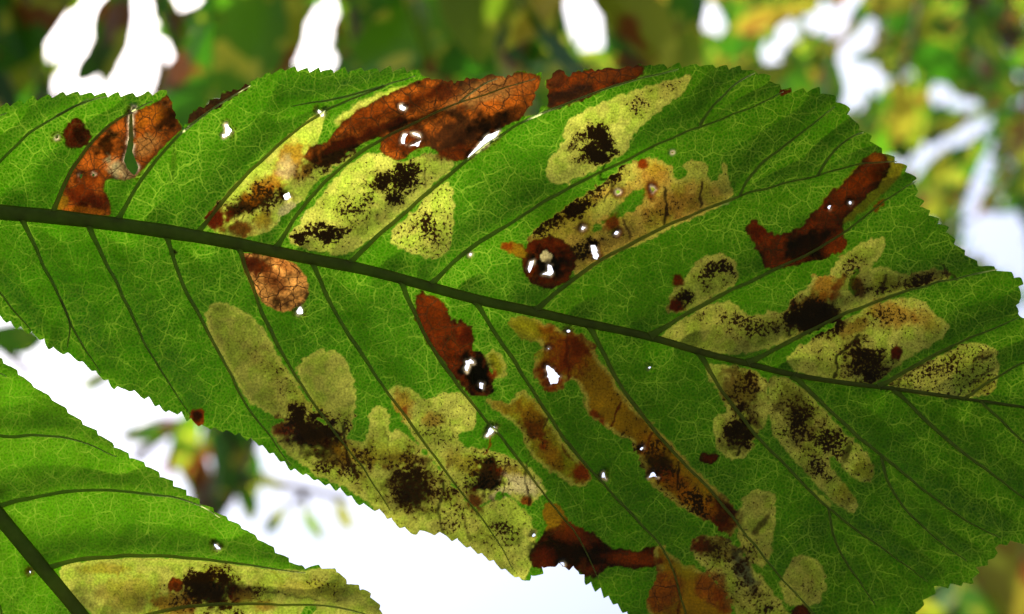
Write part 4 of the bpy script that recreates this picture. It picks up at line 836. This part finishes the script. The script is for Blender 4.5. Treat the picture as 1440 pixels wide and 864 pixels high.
# hanging dark folded leaf in the white gap, and the pieces in the lower gap (pixel, distance, size, tip direction)
for px, py, d, L, ang, tilt, roll, k in ((158, 40, .95, .075, -0.42, .2, .45, 5), (136, 78, .96, .045, -0.8, .2, .3, 2), (165, 25, .97, .06, -.2, .1, -.4, 3), (150, 55, 1.0, .06, -.45, .2, .3, 1), (10, 476, .9, .05, 1.5, .3, .2, 1)):
    A, loc = make_pose(px, py, d, L, ang, tilt, roll, k); put_leaf(A, loc, k, limbA)
for px, py, d, L, ang, tilt, roll, k in ((302, 640, 1.75, .15, -0.1, .2, .6, 0), (275, 650, 1.8, .12, .3, .1, .3, 3), (330, 640, 1.85, .13, .2, .1, .4, 2), (215, 600, 1.7, .08, -1.4, .5, .9, 1), (368, 680, 1.7, .058, 1.15, .3, .5, 4), (387, 730, 1.75, .05, -.75, .1, .2, 5), (440, 735, 1.75, .055, .5, .1, .4, 3),
                                          (482, 722, 1.75, .05, .35, .2, .3, 7), (290, 690, 1.8, .10, .2, .1, .2, 3), (300, 590, 1.8, .11, -.4, .1, .3, 4), (262, 612, 1.75, .09, -.3, .1, .2, 1), (322, 600, 1.75, .1, .5, .2, .3, 6), (340, 700, 1.8, .07, .3, .1, .2, 0), (245, 640, 1.8, .06, -.5, .1, .5, 7), (140, 530, 1.6, .05, -1.2, .2, .7, 2)):
    A, loc = make_pose(px, py, d, L, ang, tilt, roll, k); put_leaf(A, loc, k, limbB)
for pts, r in (([(190, 645, 1.75), (240, 600, 1.78), (280, 578, 1.8), (340, 600, 1.8)], .007), ([(335, 680, 1.8), (380, 670, 1.78), (430, 690, 1.75), (490, 702, 1.75)], .006), ([(430, 692, 1.75), (400, 716, 1.75)], .0045), ([(425, 690, 1.75), (432, 715, 1.75)], .0045), ([(-40, 455, 1.2), (10, 495, 1.2), (45, 528, 1.2)], .005)):
    tube('twig', bez([tuple(world(*p)) for p in pts], 12), np.linspace(r, r * .6, 12), M_BARK, limbB, 7)

# ---- tree farther off on the right
t2 = tag(empty('chestnut_tree', (2.3, 2.3, 0)), 'more distant blurred tree with small leaves and bright sky gaps, beyond the leaf tip', 'tree')
trunk2 = tube('trunk', bez([(2.3, 2.3, -.05), (2.25, 2.3, 2), (2.2, 2.2, 4), (2.3, 2.1, 6)]), np.linspace(.2, .08, 24), M_BARK, t2, 12)
limbC = tube('limb', bez([(2.27, 2.28, 2.3), tuple(world(1900, 300, 2.6)), tuple(world(1500, 100, 2.6)), tuple(world(1150, -150, 2.5)), tuple(world(950, -320, 2.4))]), np.linspace(.05, .01, 24), M_BARK, t2, 10)
limbD = tube('limb', bez([(2.28, 2.29, 1.7), tuple(world(1900, 1050, 1.8)), tuple(world(1500, 980, 1.7)), tuple(world(1300, 830, 1.6))]), np.linspace(.04, .008, 24), M_BARK, t2, 10)
for a, b, c, r in (((1500, 90, 2.6), (1440, 160, 2.5), (1395, 300, 2.5), .006), ((1300, -40, 2.55), (1290, 60, 2.5), (1240, 190, 2.5), .006), ((1120, -160, 2.5), (1080, -60, 2.4), (1040, 60, 2.4), .006), ((1700, 190, 2.6), (1600, 300, 2.5), (1440, 340, 2.5), .006)):
    tube('twig', bez([tuple(world(*a)), tuple(world(*b)), tuple(world(*c))]), np.linspace(r, r * .4, 24), M_BARK, limbC, 7)
zoneB = pol(930, -220, 1700, -220, 1700, 440, 1440, 440, 1250, 260, 1150, 150, 930, 130)
resB, covB = fill(zoneB, lambda r: 1.9 + 1.0 * r.random(), (.08, .15), 295, rg, need=3, maxgap=.10)
for A, loc, k in resB: put_leaf(A, loc, k, limbC)
resF, covF = fill(zoneB, lambda r: 3.1 + 1.2 * r.random(), (.10, .20), 500, rg, need=4, maxgap=.10)
fco = []; ffa = []; nb = 0
for A, loc, k in resF:
    _, vs, _e = LM[k]; fco.append(vs @ A.T + loc); nf = len(LM[k][0].polygons)
    fi = np.zeros(nf * 3, np.int32); LM[k][0].loops.foreach_get('vertex_index', fi); ffa.append(fi.reshape(-1, 3) + nb); nb += len(vs)
fo = link('far_foliage', mesh_np('far_foliage', np.vstack(fco), np.vstack(ffa)), limbC, M_CANOPY); fo['kind'] = 'stuff'
zoneC = pol(1270, 760, 1720, 720, 1720, 1050, 1250, 1050)
resC, covC = fill(zoneC, lambda r: 1.1 + .6 * r.random(), (.11, .17), 90, rg, need=7, maxgap=.05)
for A, loc, k in resC: put_leaf(A, loc, k, limbD)
print('leaves', len(resA), len(resB), len(resC))

# unseen near-tree leaves added to shade the tip half of the mined leaf
for px, py, t, L, ang, k in ((1330, 640, 1.25, .20, .4, 1), (1180, 170, 1.3, .17, 1.2, 2), (1390, 420, 1.35, .18, -.5, 3), (1210, 760, 1.2, .15, .9, 4), (900, 700, 1.4, .10, 0.2, 6)):
    p = world(px, py, DIST) + sun_dir * t; q = (p - CAM) @ RC; d = -q[2]
    A, loc = make_pose(720 + q[0] / d * FPX, 432 - q[1] / d * FPX, d, L, ang, -.35, -.2, k); put_leaf(A, loc, k, limbA)
for px, py, d, t, L, ang, k in ((1390, 830, 1.3, .6, .22, .5, 2), (1460, 800, 1.4, .75, .22, -.4, 5), (1330, 850, 1.4, .8, .2, 1.2, 0)):  # more unseen leaves, added to darken the lower right background foliage
    p = world(px, py, d) + sun_dir * t; q = (p - CAM) @ RC; d = -q[2]
    A, loc = make_pose(720 + q[0] / d * FPX, 432 - q[1] / d * FPX, d, L, ang, -.3, -.2, k); put_leaf(A, loc, k, limbD)
